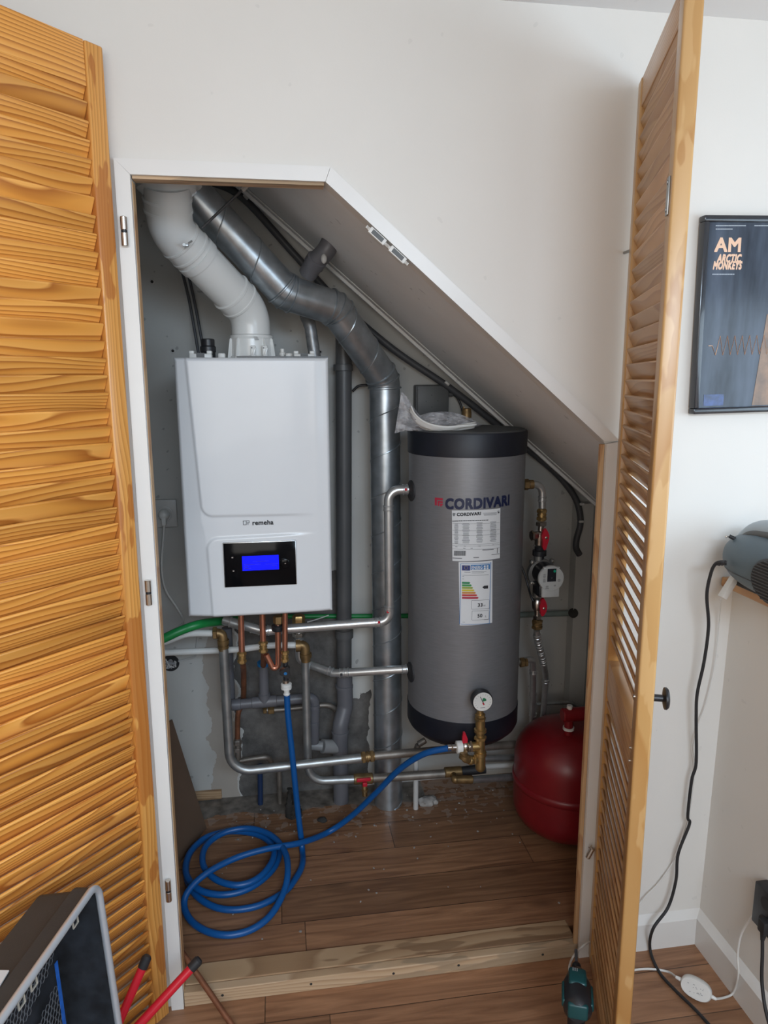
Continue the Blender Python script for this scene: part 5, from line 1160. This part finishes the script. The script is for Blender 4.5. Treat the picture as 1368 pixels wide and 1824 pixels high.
# ================================================================ SMALL THINGS IN THE CLOSET
def socket():
    a, b = P(276, 890, 0.772), P(317, 938, 0.772); c = V3(((a.x+b.x)/2, 0.772, (a.z+b.z)/2))
    o = thing('wall_socket', 'square white wall socket on the closet wall left of the boiler', 'socket', c)
    MB().box(c, (b.x-a.x, 0.014, a.z-b.z), bev=0.003).build('cover_plate', 'dirty_plastic', o)
    p = P(293, 916, 0.764); MB().lathe([(0.026, 0), (0.026, 0.003), (0.022, 0.004), (0.021, 0.001)], V3((p.x, 0.765, p.z)), (0, -1, 0), 36).build('socket_ring', 'dirty_plastic', o)
    pl = thing('power_plug', 'white plug with a hanging white cable in the socket left of the boiler', 'plug', (p.x, 0.76, p.z))
    MB().lathe([(0.017, 0), (0.017, 0.012), (0.012, 0.026), (0.006, 0.03)], V3((p.x, 0.766, p.z)), (0, -1, 0), 24).box((p.x, 0.745, p.z-0.016), (0.014, 0.016, 0.032), bev=0.004).build('plug_body', 'white_plastic', pl)
    tubeobj('cable', spl([P(293, 930, 0.745), P(291, 960, 0.75), P(288, 1010, 0.755), P(295, 1050, 0.75), P(315, 1082, 0.745), P(326, 1102, 0.72), P(322, 1114, 0.66), P(305, 1124, 0.60), P(285, 1135, 0.60), P(262, 1140, 0.60)], 7), 0.0033, 'white_plastic', pl, 10)
    # open flush box with wires
    p = P(304, 1181, 0.779); q = thing('open_wall_box', 'open round wall box with loose wires low on the closet wall', 'box', (p.x, 0.779, p.z))
    MB().lathe([(0.027, 0.0), (0.0275, 0.002), (0.025, 0.0025)], V3((p.x, 0.7795, p.z)), (0, -1, 0), 28).build('box_rim', 'soot', q)
    MB().cyl(V3((p.x, 0.7785, p.z)), V3((p.x, 0.7765, p.z)), 0.0245, 28).build('box_hole', 'black_rubber', q)
    rr = random.Random(8)
    for k in range(6):
        pts = [V3((p.x+rr.uniform(-.018, .018), 0.772-0.004*rr.random(), p.z+rr.uniform(-.018, .018))) for _ in range(4)]
        MB().tube(spl(pts, 5), 0.0024, 8).build('wire', 'dirty_plastic' if k % 2 else 'pvc_light', q)
    tag(tubeobj('conduit_wire', fil([P(352, 1132, 0.775), P(349, 1170, 0.775), P(318, 1178, 0.775)], 0.012, 5), 0.003, 'dirty_plastic', seg=8), 'thin pale wire leading into the open wall box', 'cable')
    for px, py in ((271, 502), (308, 625), (570, 627)):
        pp = P(px, py, 0.779); s = MB().lathe([(0.008, 0), (0.008, 0.0015), (0.006, 0.003)], V3((pp.x, 0.7795, pp.z)), (0, -1, 0), 20).build('wall_plug', 'dirty_plastic')
        tag(s, {271: 'pale screw plug high on the closet wall left of the flue', 308: 'pale screw plug in the wall just left of the boiler top', 570: 'pale screw plug just right of the taped pipe'}[px], 'screw', 'screw plugs in the closet wall')
        MB().cyl(V3((pp.x, 0.7765, pp.z)), V3((pp.x, 0.7755, pp.z)), 0.0042, 14).build('screw_hole', 'soot', s)
socket()
def cardboard():
    a = G(318, 1540, 0.03); b = G(368, 1475, 0.03); d = (b-a).normalized(); a = a-d*0.28
    n = V3((-(b-a).y, (b-a).x, 0)).normalized(); n = n if n.x < 0 else -n
    far = P(297, 1250, b.y); up = V3((far.x-b.x, 0, far.z-b.z)).normalized()
    up = (n*0.0+up).normalized(); L = 0.62
    lim = min(L, (b.x+0.505)/max(1e-3, -up.x), (a.x+0.505)/max(1e-3, -up.x)); 
    tk = up.cross(d).normalized()*0.006
    ob = MB().prism([a, b, b+up*L*0.62, a+up*max(0.03, min(L*0.62, (a.x+0.50)/max(1e-3, -up.x)))], tk).build('cardboard_sheet', 'cardboard', smooth=False)
    tag(ob, 'brown cardboard sheet leaning in the left corner of the closet', 'cardboard')
cardboard()
def magnets():
    sl = V3((0.764, 0, -0.645)); nn = V3((0.645, 0, 0.764)); rot = Matrix((sl, V3((0, 1, 0)), nn)).transposed()
    for i, (px, py, l) in enumerate(((676, 416, 'upper white magnetic door catch on the sloping frame board'), (711, 450, 'lower white magnetic door catch on the sloping frame board'))):
        p = P(px, py, -0.003); p = p-nn*((p-V3((0.106, 0, 1.788))).dot(nn)+0.0085); o = thing('magnet_catch', l, 'catch', p, 'door catches on the slope')
        MB().box(p, (0.040, 0.018, 0.013), rot, bev=0.002).box(p, (0.056, 0.010, 0.006), rot, bev=0.001).build('catch_body', 'white_plastic', o)
        MB().box(p+V3((0, -0.0092, 0)), (0.027, 0.0012, 0.0085), rot).build('magnet_bar', 'box_grey', o, smooth=False)
        for s in (-1, 1): MB().cyl(p+sl*0.0238*s+V3((0, -0.006, 0)), p+sl*0.0238*s+V3((0, -0.0045, 0)), 0.0026, 10).build('screw', 'steel_dark', o)
magnets()
p = P(1116, 449, -0.01); tag(MB().cyl((p.x, 0.001, p.z), (p.x+0.004, -0.035, p.z+0.002), 0.003, 12).build('wall_pin', 'steel_dull'), 'small metal pin sticking out of the wall beside the right door', 'pin')

# floor crumbs in front of the duct
def crumbs():
    rr = random.Random(21); b = MB()
    for k in range(120):
        x = rr.uniform(-0.2, 0.75); y = rr.uniform(0.12, 0.72); s = rr.uniform(0.0012, 0.003)
        if y < 0.55 and rr.random() < 0.55: continue
        b.box((x, y, 0.03+s*0.4), (s*2, s*1.5, s), Matrix.Rotation(rr.random()*3, 3, 'Z'))
    tag(b.build('plaster_crumbs', 'concrete', smooth=False), 'tiny pale plaster crumbs scattered on the closet floor', 'debris', kind='stuff')
    for px, py, s, l in ((762, 1432, 0.022, 'pale mortar lump on the floor at the foot of the thin white pipe'), (575, 1463, 0.011, 'small dark stone on the floor between hose and soil pipe')):
        g = G(px, py, 0.03); m = MB().sphere((0, 0, 0), s, (1.5, 1, 0.7), 18)
        for v in m.bm.verts: v.co *= 1+0.35*noise.noise(v.co*90); v.co += V3((g.x, g.y, 0.03+s*0.45))
        tag(m.build('mortar_lump' if px > 700 else 'dark_stone', 'concrete' if px > 700 else 'soot'), l, 'rubble')
crumbs()

# ================================================================ RIGHT SIDE OF THE ROOM
def poster():
    a, b = P(1257, 378, -0.02), P(1233, 737, -0.02); H = 0.408; Wd = 0.30
    z1 = 1.752; x0 = 0.8885; o = thing('framed_poster', 'black framed dark poster with peach lettering on the right wall', 'poster', (x0+Wd/2, -0.01, z1-H))
    rot = Matrix.Rotation(R(-1.2), 3, 'Y'); C0 = V3((x0+Wd/2, 0, z1-H/2))
    T = lambda x, y, z: C0+rot @ V3((x, y, z))
    fw = 0.013; D = 0.022
    f = MB()
    for cx, cz, sx, sz in ((0, H/2-fw/2, Wd, fw), (0, -H/2+fw/2, Wd, fw), (-Wd/2+fw/2, 0, fw, H-2*fw+0.001), (Wd/2-fw/2, 0, fw, H-2*fw+0.001)):
        f.box(T(cx, -0.0125, cz), (sx, D, sz), rot, bev=0.003)
    f.build('frame', 'frame_black', o)
    pr = MB().box(T(0, -0.009, 0), (Wd-2*fw+0.002, 0.010, H-2*fw+0.002), rot).build('print', 'poster', o, smooth=False)
    ye = -0.0143
    def at(px, py): q = P(px, py, ye); v = rot.inverted() @ (q-C0); return v.x, v.z
    def txt(body, pxa, pxb, py, mt, bold, hpx=None, italic=0.0):
        xa, za = at(pxa, py); xb, _ = at(pxb, py); h = None if hpx is None else wid(C0, hpx)
        textobj('lettering', body, xb-xa, mt, lambda x, z: T(xa+x, ye, za+z), pr, bold=bold, height=h, italic=italic)
    txt('AM', 1273, 1318, 448, 'peach', 0.03, 22)
    txt('ARCTIC', 1277, 1320, 467, 'peach', 0.05, 12.5, 0.25); txt('MONKEYS', 1270, 1321, 479.5, 'peach', 0.05, 12.5, 0.25)
    rr = random.Random(2); sm = MB()
    for (x0_, x1_, py) in ((1275, 1332, 395), (1275, 1328, 402), (1275, 1305, 408), (1344, 1368, 402), (1269, 1307, 488.5)):
        x = x0_
        while x < x1_:
            w_ = rr.uniform(1.2, 3); xa, za = at(x, py); xb, _ = at(x+w_*0.75, py); sm.box(T((xa+xb)/2, ye, za), (xb-xa, 0.0003, 0.0016), rot); x += w_
    sm.build('small_print', 'poster_white', pr, smooth=False)
    # plain zigzag of even peach strokes across the middle
    pts = []; xa, zc = at(1262, 616); xb, _ = at(1392, 616)
    n = 20
    for k in range(n+1):
        u = k/n; amp = 0.0 if (u < 0.07 or u > 0.93) else 0.020*(1 if k % 2 else -1)
        pts.append(T(xa+(xb-xa)*u, ye, zc+amp))
    MB().tube(pts, 0.0010, 6).build('peach_zigzag', 'peach', pr)
    x_a, z_a = at(1254, 703); x_b, z_b = at(1288, 722)
    MB().box(T((x_a+x_b)/2, ye, (z_a+z_b)/2), (x_b-x_a, 0.0004, z_a-z_b), rot).build('blue_portrait', 'poster_blue', pr, smooth=False)
    q = [at(1366, 560), at(1470, 548), at(1470, 716), at(1339, 722)]; q[1] = (Wd/2-fw, q[1][1]); q[2] = (Wd/2-fw, q[3][1])
    MB().prism([T(x, ye, z) for x, z in q], rot @ V3((0, -0.0003, 0))).build('brown_picture', 'poster_brown', pr, smooth=False)
poster()

def boombox():
    zb = 0.968; c = V3((1.032, -0.195, zb+0.068)); rx, ry, rz_ = 0.091, 0.165, 0.068
    o = thing('portable_speaker', 'dark slate rounded portable speaker on the wooden ledge', 'speaker', (c.x, c.y, zb))
    f = lambda t, e: math.copysign(abs(t)**e, t)
    def sup(u, v, k=1.0):
        th = 2*PI*u; ph = PI*(v-0.5)
        return c+V3((rx*k*f(math.cos(ph), 0.9)*f(math.cos(th), 0.72), ry*k*f(math.cos(ph), 0.75)*f(math.sin(th), 0.72), rz_*k*f(math.sin(ph), 0.9)))
    b = MB(); b.grid(lambda u, v: sup(u, v), 72, 36); bmesh.ops.remove_doubles(b.bm, verts=b.bm.verts[:], dist=1e-5); b.build('body', 'boom', o)
    MB().box(c+V3((0.012, 0, -0.060)), (0.11, 0.24, 0.016), bev=0.006).build('foot', 'black_rubber', o)
    pts = []
    for k in range(56):
        q = sup(k/56, 0.5); d = q-c; q = c+d*0.955; q.z = c.z-0.024; pts.append(q)
    MB().tube(pts, 0.0013, 6, closed=True).build('seam', 'black_plastic', o)
    # pale carrying handle arching over the top
    hp = [c+V3((-0.012, 0.118, 0.040)), c+V3((-0.012, 0.085, 0.064)), c+V3((-0.012, 0.03, 0.074)), c+V3((-0.012, -0.04, 0.074)), c+V3((-0.012, -0.11, 0.05))]
    h = MB().tube(spl(hp, 8), [0.020]*33, 18)
    for v in h.bm.verts: v.co.x = c.x-0.012+(v.co.x-c.x+0.012)*1.7
    h.build('handle', 'boom_light', o)
    tb = spl([p+V3((-0.026, 0, -0.010)) for p in hp], 8); MB().tube(tb, 0.011, 12).build('handle_band', 'box_grey', o)
    # oval ribbed grille on the side facing the room
    g0 = c+V3((-0.070, -0.062, -0.008)); gr = MB(); gr.lathe([(0.046, 0.0), (0.046, 0.020), (0.041, 0.026), (0.0, 0.0275)], g0, (-1, 0, 0), 48)
    for v in gr.bm.verts: v.co.y = g0.y+(v.co.y-g0.y)*1.45
    g = gr.build('grille', 'black_rubber', o)
    rb = MB()
    for k in range(-6, 7):
        w_ = math.sqrt(max(0, 0.041**2-(k*0.0062)**2))*1.4; rb.box(g0+V3((-0.0268, 0, k*0.0062)), (0.003, 2*w_, 0.0020))
    rb.build('grille_ribs', 'cable_grey', g, smooth=False)
    q = P(1299, 955, -0.08); e = P(1294, 956, -0.08)
    k = MB().tube([q+V3((0.016, -0.01, -0.008)), q], 0.0042, 10).build('strap_loop', 'black_rubber', o)
    MB().sphere(e, 0.0026, (1, 1, 1), 12).tube([e, q], 0.0012, 8).build('strap_bead', 'nickel', k)
boombox()
def cables():
    pts = [P(1294, 1002, -0.115), P(1284, 1001, -0.11), P(1274, 1005, -0.10), P(1266, 1022, -0.085), P(1259, 1060, -0.07), P(1262, 1116, -0.055), P(1254, 1179, -0.045), P(1242, 1235, -0.04), P(1240, 1279, -0.035), P(1240, 1358, -0.03), P(1232, 1390, -0.028), P(1225, 1453, -0.026), P(1228, 1468, -0.026), P(1208, 1521, -0.026), P(1204, 1568, -0.028), P(1190, 1616, -0.032), P(1163, 1655, -0.05)]
    pts += [G(1158, 1691, 0.012), G(1174, 1731, 0.006), G(1202, 1763, 0.006), G(1234, 1794, 0.006), G(1262, 1824, 0.006), G(1300, 1870, 0.006)]
    o = thing('speaker_cable', 'black cable hanging from the speaker down to the floor', 'cable', pts[-6])
    tubeobj('cable', spl(pts, 8), 0.0036, 'black_rubber', o, 12)
    a, b = P(1293, 1002.5, -0.115), P(1275, 1004, -0.10); MB().tube([a, b], [0.0055, 0.0042], 12).lathe([(0.0045, -0.0015), (0.0062, 0), (0.0045, 0.0015)], a*0.6+b*0.4, b-a, 12).lathe([(0.0045, -0.0015), (0.0062, 0), (0.0045, 0.0015)], a*0.3+b*0.7, b-a, 12).build('plug_sleeve', 'black_rubber', o)
    # white piece under the ledge and its thin wire
    p0, p1 = P(1308, 1030, -0.075), P(1289, 1060, -0.075); d = (p1-p0).normalized(); x = V3((0, -1, 0)); z = x.cross(d)
    rot = Matrix((d, x, z)).transposed(); MBx = MB().box((p0+p1)/2, ((p1-p0).length+0.014, 0.018, 0.0135), rot, bev=0.002)
    tag(MBx.build('white_adapter', 'white_plastic'), 'slanted white plastic piece hanging under the end of the wooden ledge', 'adapter')
    w_ = [P(1284, 1067, -0.070), P(1282, 1100, -0.02), P(1274, 1179, -0.012), P(1258, 1251, -0.010), P(1244, 1290, -0.010), P(1234, 1330, -0.010), P(1238, 1362, -0.010), P(1234, 1410, -0.010), P(1226, 1457, -0.010), P(1202, 1529, -0.010), P(1174, 1572, -0.010), P(1151, 1596, -0.012), P(1129, 1624, -0.014), P(1105, 1660, -0.022)]
    tag(tubeobj('thin_wire', spl(w_, 6), 0.0013, 'white_plastic', seg=8), 'thin white wire hanging down the wall behind the black cable', 'cable')
    # oval dimmer lying on the floor, cords
    c = G(1240, 1760, 0.0235); o = thing('inline_dimmer', 'white oval cord dimmer lying on the floor beside the right baseboard', 'dimmer', (c.x, c.y, 0.0))
    nrm = V3((-0.62, -0.70, 0.34)).normalized()
    ax = (G(1266, 1779, 0.02)-G(1216, 1744, 0.02)).normalized(); ax = (ax-nrm*ax.dot(nrm)).normalized(); ay = nrm.cross(ax); L2, W2, T2 = 0.034, 0.022, 0.010
    def oval(k, h): return [c+ax*(L2*k*math.copysign(abs(math.cos(t))**0.85, math.cos(t)))+ay*(W2*k*math.copysign(abs(math.sin(t))**0.85, math.sin(t)))+nrm*h for t in [2*PI*i/40 for i in range(40)]]
    b = MB(); rings = [[b.bm.verts.new(p) for p in oval(k, h)] for k, h in ((0.93, -T2), (1, -T2+0.003), (1, T2-0.003), (0.93, T2))]
    for A, B in zip(rings, rings[1:]):
        for i in range(40): b.bm.faces.new((A[i], A[(i+1) % 40], B[(i+1) % 40], B[i]))
    b.bm.faces.new(rings[0][::-1]); b.bm.faces.new(rings[-1]); b.build('body', 'white_plastic', o, ang=50)
    mk = MB(); rr = random.Random(6); rt = Matrix((ax, ay, nrm)).transposed()
    for k in range(16): mk.box(c+ax*rr.uniform(-0.022, 0.024)+ay*rr.uniform(-0.010, 0.010)+nrm*(T2+0.0002), (rr.uniform(0.001, 0.004), 0.0009, 0.0003), rt)
    mk.build('print', 'ink_grey', o, smooth=False)
    e0, e1 = c-ax*L2, c+ax*L2
    MB().tube([e0+ax*0.003, e0-ax*0.012], [0.005, 0.0035], 10).build('strain_relief', 'white_plastic', o); MB().tube([e1-ax*0.003, e1+ax*0.010], [0.005, 0.0035], 10).build('strain_relief', 'white_plastic', o)
    cl = [e0-ax*0.010, G(1190, 1731, 0.006), G(1160, 1726, 0.005), G(1130, 1728, 0.005), G(1105, 1737, 0.005), G(1082, 1724, 0.005), G(1064, 1692, 0.012), P(1052, 1678, -0.035), P(1035, 1688, -0.05), G(1022, 1702, 0.006), G(1014, 1722, 0.005), G(1016, 1745, 0.005)]
    cr = [e1+ax*0.009, G(1290, 1777, 0.006), G(1306, 1768, 0.010), PX(1315, 1735, 1.000), PX(1314, 1700, 1.003), PX(1320, 1665, 1.006), PX(1336, 1638, 1.010), PX(1352, 1624, 1.012)]
    tubeobj('left_cord', spl(cl, 7), 0.0026, 'white_plastic', o, 10); tubeobj('right_cord', spl(cr, 7), 0.0026, 'white_plastic', o, 10)
    p = cr[-1]; MB().tube([p+V3((0, 0.004, 0)), p+V3((0.004, -0.012, 0.002)), p+V3((0.006, -0.03, 0.004))], [0.0035, 0.006, 0.008], 12).build('plug', 'white_plastic', o)
    # black outlet block on the low wall with plug
    a = PX(1359, 1568, 1.02); b_ = PX(1362, 1650, 1.02)
    ob = thing('outlet_block', 'black outlet block on the low wall at the right edge', 'socket', (1.02, a.y-0.03, b_.z))
    MB().box((1.018, a.y-0.035, (a.z+b_.z)/2), (0.030, 0.075, a.z-b_.z), bev=0.003).build('block', 'black_plastic', ob)
    for k in (0.27, 0.72): MB().cyl((1.002, a.y-0.035, a.z*k+b_.z*(1-k)), (1.004, a.y-0.035, a.z*k+b_.z*(1-k)), 0.014, 24).build('socket_well', 'black_rubber', ob)
    q0 = PX(1362, 1650, 0.995); pc = thing('mains_lead', 'black plug and cord hanging from the black outlet block', 'cord', (q0.x, q0.y, 0))
    MB().box(q0+V3((0, 0, 0)), (0.02, 0.022, 0.03), bev=0.004).tube([q0+V3((0, 0, -0.012)), q0+V3((-0.002, 0, -0.034))], [0.008, 0.004], 12).build('plug', 'black_rubber', pc)
    tubeobj('cable', spl([q0+V3((-0.002, 0, -0.03)), PX(1358, 1700, 0.992), PX(1357, 1745, 0.99), PX(1362, 1790, 0.985), PX(1372, 1830, 0.98), PX(1390, 1880, 0.97)], 6), 0.0036, 'black_rubber', pc, 12)
cables()

# ================================================================ TOOLS IN THE FOREGROUND
def driver():
    zc = 0.19; n0 = G(1027, 1728, zc); t0 = G(1029, 1800, zc); ax = (n0-t0).normalized(); ax.z = 0.0; ax.normalize(); rt = V3((ax.y, -ax.x, 0)); up = V3((0, 0, 1))
    o = thing('impact_driver', 'teal and black cordless driver standing on the floor beside the right door', 'drill', (t0.x, t0.y, 0.0))
    Lb = (n0-t0).length; r = 0.0295
    MB().lathe([(0.010, Lb), (0.016, Lb-0.006), (0.0245, Lb-0.030), (0.0268, Lb-0.04)], t0, ax, 28).build('gear_housing', 'tool_grey', o)
    MB().lathe([(0.0075, Lb-0.002), (0.0095, Lb+0.002), (0.0095, Lb+0.012), (0.007, Lb+0.016)], t0, ax, 20).build('chuck', 'black_plastic', o)
    MB().cyl(t0+ax*(Lb+0.014), t0+ax*(Lb+0.055), 0.0036, 6).build('bit', 'cable_grey', o)
    MB().lathe([(0.020, -0.008), (0.027, 0.0), (r, 0.012), (r, Lb-0.045), (0.0265, Lb-0.036)], t0, ax, 32).build('motor_housing', 'black_plastic', o)
    # teal shells on top
    rot = Matrix((rt, ax, up)).transposed()
    MB().box(t0+ax*(Lb*0.55)+up*0.0225+rt*0.0, (0.036, Lb*0.42, 0.016), rot, bev=0.006, seg=3).build('top_shell', 'teal', o)
    for s in (-1, 1): MB().box(t0+ax*(Lb*0.30)+up*0.004+rt*0.025*s, (0.012, Lb*0.5, 0.018), rot, bev=0.004, seg=3).build('side_shell', 'teal', o)
    MB().box(t0-ax*0.004+up*0.003, (0.040, 0.012, 0.034), rot, bev=0.005, seg=3).build('rear_cap', 'teal', o)
    mk = MB()
    for k in range(3): mk.box(t0+ax*(Lb*0.68)+up*0.0307+rt*(-0.009+0.004*k), (0.002, 0.008, 0.0004), rot)
    mk.build('print', 'pvc_light', o, smooth=False)
    MB().tube([t0+ax*0.035+up*-0.01, t0+ax*0.028+up*-0.08, t0+ax*0.020+up*-0.135], [0.019, 0.017, 0.020], 24).build('handle', 'black_plastic', o)
    MB().box((t0+ax*0.02).xy.to_3d()+up*0.046, (0.068, 0.10, 0.022), rot, bev=0.005, seg=3).build('foot', 'teal', o)
    MB().box((t0+ax*0.02).xy.to_3d()+up*0.0185, (0.070, 0.105, 0.035), rot, bev=0.006, seg=3).build('battery', 'black_plastic', o)
driver()
def case():
    # open black tool case standing on edge: rim plane faces right
    C = P(172, 1567, -0.33); E1 = G(0, 1812, C.z); d1 = (E1-C).normalized(); d1.z = 0; d1.normalize()
    dn = (P(209, 1815, -0.335)-C).normalized()
    n = d1.cross(dn).normalized()
    if n.x < 0: n = -n
    dep = 0.088; wd = 0.50; ht = C.z/max(0.3, -dn.z)-0.004
    o = thing('tool_case', 'open black tool case with silver rim standing at lower left', 'case', (C.x, C.y, 0))
    rad = 0.028; t = 0.006
    # outline in the rim plane: start at bottom far, up to C, round, along d1
    def outline(ins):
        c0 = C+d1*ins+dn*ins; w2 = wd-2*ins; h2 = ht-2*ins; rr = max(0.004, rad-ins)
        return fil([c0+dn*(h2*0.5), c0, c0+d1*w2, c0+d1*w2+dn*h2, c0+dn*h2, c0+dn*(h2*0.5)], [rr]*4, 8)[:-1]
    outs = outline(0); ins = outline(t); N_ = len(outs)
    b = MB(); bm = b.bm
    # outer shell tapers slightly towards the back
    ctr = C+d1*wd/2+dn*ht/2
    def ring(L, off, k): return [bm.verts.new(ctr+(p-ctr)*k+off) for p in L]
    A = ring(outs, n*0.0, 1); B = ring(outs, n*-0.03, 1); B2 = ring(outs, n*-0.032, 0.985); D_ = ring(outs, n*-dep, 0.97)
    for X, Y_ in ((A, B), (B, B2), (B2, D_)):
        for i in range(N_): bm.faces.new((X[i], X[(i+1) % N_], Y_[(i+1) % N_], Y_[i]))
    bm.faces.new(D_)
    b.build('shell', 'case', o, ang=30)
    b = MB(); bm = b.bm; A = ring(ins, n*-0.001, 1); D2 = ring(ins, n*-(dep-0.008), 0.955)
    for i in range(N_): bm.faces.new((A[i], A[(i+1) % N_], D2[(i+1) % N_], D2[i]))
    bm.faces.new(D2); b.build('lining', 'case_in', o, ang=30)
    cl = [p+n*0.002 for p in outline(t*0.35)]
    MB().tube(cl, 0.0062, 10, closed=True).build('silver_rim', 'alu', o)
    # clips on the upper rim, netting pockets and blue strap on the back inside
    for px, py in ((134, 1642), (60, 1752), (38, 1785)):
        rr = ray(px, py); tt = (ctr-n*0.012-CAM).dot(n)/rr.dot(n); p = CAM+rr*tt
        L = [p-d1*0.007-dn*0.006, p+d1*0.007-dn*0.006, p+d1*0.007+dn*0.006, p-d1*0.007+dn*0.006]
        MB().tube(L, 0.0018, 8, closed=True).build('clip_loop', 'cream_metal', o)
    def inpl(px, py, off):
        rr = ray(px, py); tt = (ctr-n*off-CAM).dot(n)/rr.dot(n); return CAM+rr*tt
    s0, s1, s2 = inpl(99, 1714, dep-0.03), inpl(107, 1770, dep-0.035), inpl(118, 1850, dep-0.04)
    g = MB(); pth = spl([s0, s1, s2], 6); sd = d1*0.004
    q = [[g.bm.verts.new(p+sd*k+n*0.001*j) for k, j in ((-1, 0), (1, 0), (1, 1), (-1, 1))] for p in pth]
    for X, Y_ in zip(q, q[1:]):
        for i in range(4): g.bm.faces.new((X[i], X[(i+1) % 4], Y_[(i+1) % 4], Y_[i]))
    g.bm.faces.new(q[0]); g.bm.faces.new(q[-1][::-1]); g.build('strap', 'blue_strap', o, smooth=False)
    # honeycomb netting pocket
    o0 = inpl(92, 1700, dep-0.02)
    for half in (0, 1):
        nt = MB()
        for i in range(16):
            for j in range(26):
                cc = o0+d1*(i*0.0105+(j % 2)*0.00525)+dn*(j*0.009); q = (cc-o0).dot(dn)-0.35*(cc-o0).dot(d1)+0.02
                if (cc-ctr).dot(d1) > wd/2-0.03 or (cc-ctr).dot(dn) > ht/2-0.03 or (q > 0.034 if half == 0 else q < 0.075): continue
                hx = [cc+d1*(math.cos(R(60*k+30))*0.0052)+dn*(math.sin(R(60*k+30))*0.0060) for k in range(6)]
                nt.tube(hx, 0.0006, 4, closed=True)
        nt.build('netting', 'mesh_grey', o)
    def onside(px, py):
        rr = ray(px, py); tt = (C+dn*0.002-CAM).dot(dn)/rr.dot(dn); return CAM+rr*tt
    a, b = onside(16, 1728), onside(2, 1752); k = MB(); u2 = (b-a).normalized()
    k.prism([a, b+u2*0.03, b+u2*0.03-n*0.03, a-n*0.03], dn*0.002); k.build('sticker', 'paper', o, smooth=False)
    return o
case()
def cutter():
    pv = P(176, 1889, -0.21); pv.z = 0.085
    T1, T2 = P(263, 1702, -0.135), P(356, 1708, -0.125)
    o = thing('bolt_cutter', 'bolt cutter with two red handles and black grip ends at lower left', 'tool', (pv.x, pv.y, 0.0))
    for T_, r in ((T1, 0.0088), (T2, 0.0092)):
        d = (T_-pv).normalized(); L = (T_-pv).length
        h = MB().tube([pv+d*0.03, T_-d*0.022], r, 20).build('handle', 'red_grip', o)
        MB().lathe([(r+0.0008, 0), (r+0.0012, 0.002), (r+0.0012, 0.020), (r-0.002, 0.024)], T_-d*0.024, d, 22).build('end_cap', 'black_rubber', h)
    MB().box(pv+V3((0.01, 0, -0.02)), (0.075, 0.02, 0.05), bev=0.006).box(pv+V3((0.0, 0, -0.062)), (0.05, 0.016, 0.046), bev=0.008).build('jaw_head', 'tool_grey', o)
cutter()
q = [P(315, 1684, 0.10), P(345, 1726, 0.00), G(408, 1822, 0.010), G(450, 1885, 0.009)]
q0 = V3(q[0]); a = G(412, 1824, 0.009); b = P(322, 1693, 0.055); e = a+(a-b).normalized()*0.12; e.z = 0.009
d = (b-a)
tag(tubeobj('copper_tube', [a-d*0.25, b+d*0.15], 0.0065, 'copper_old'), 'loose brown copper tube resting on the threshold at lower left', 'tube')
g = G(595, 1775, 0.0);
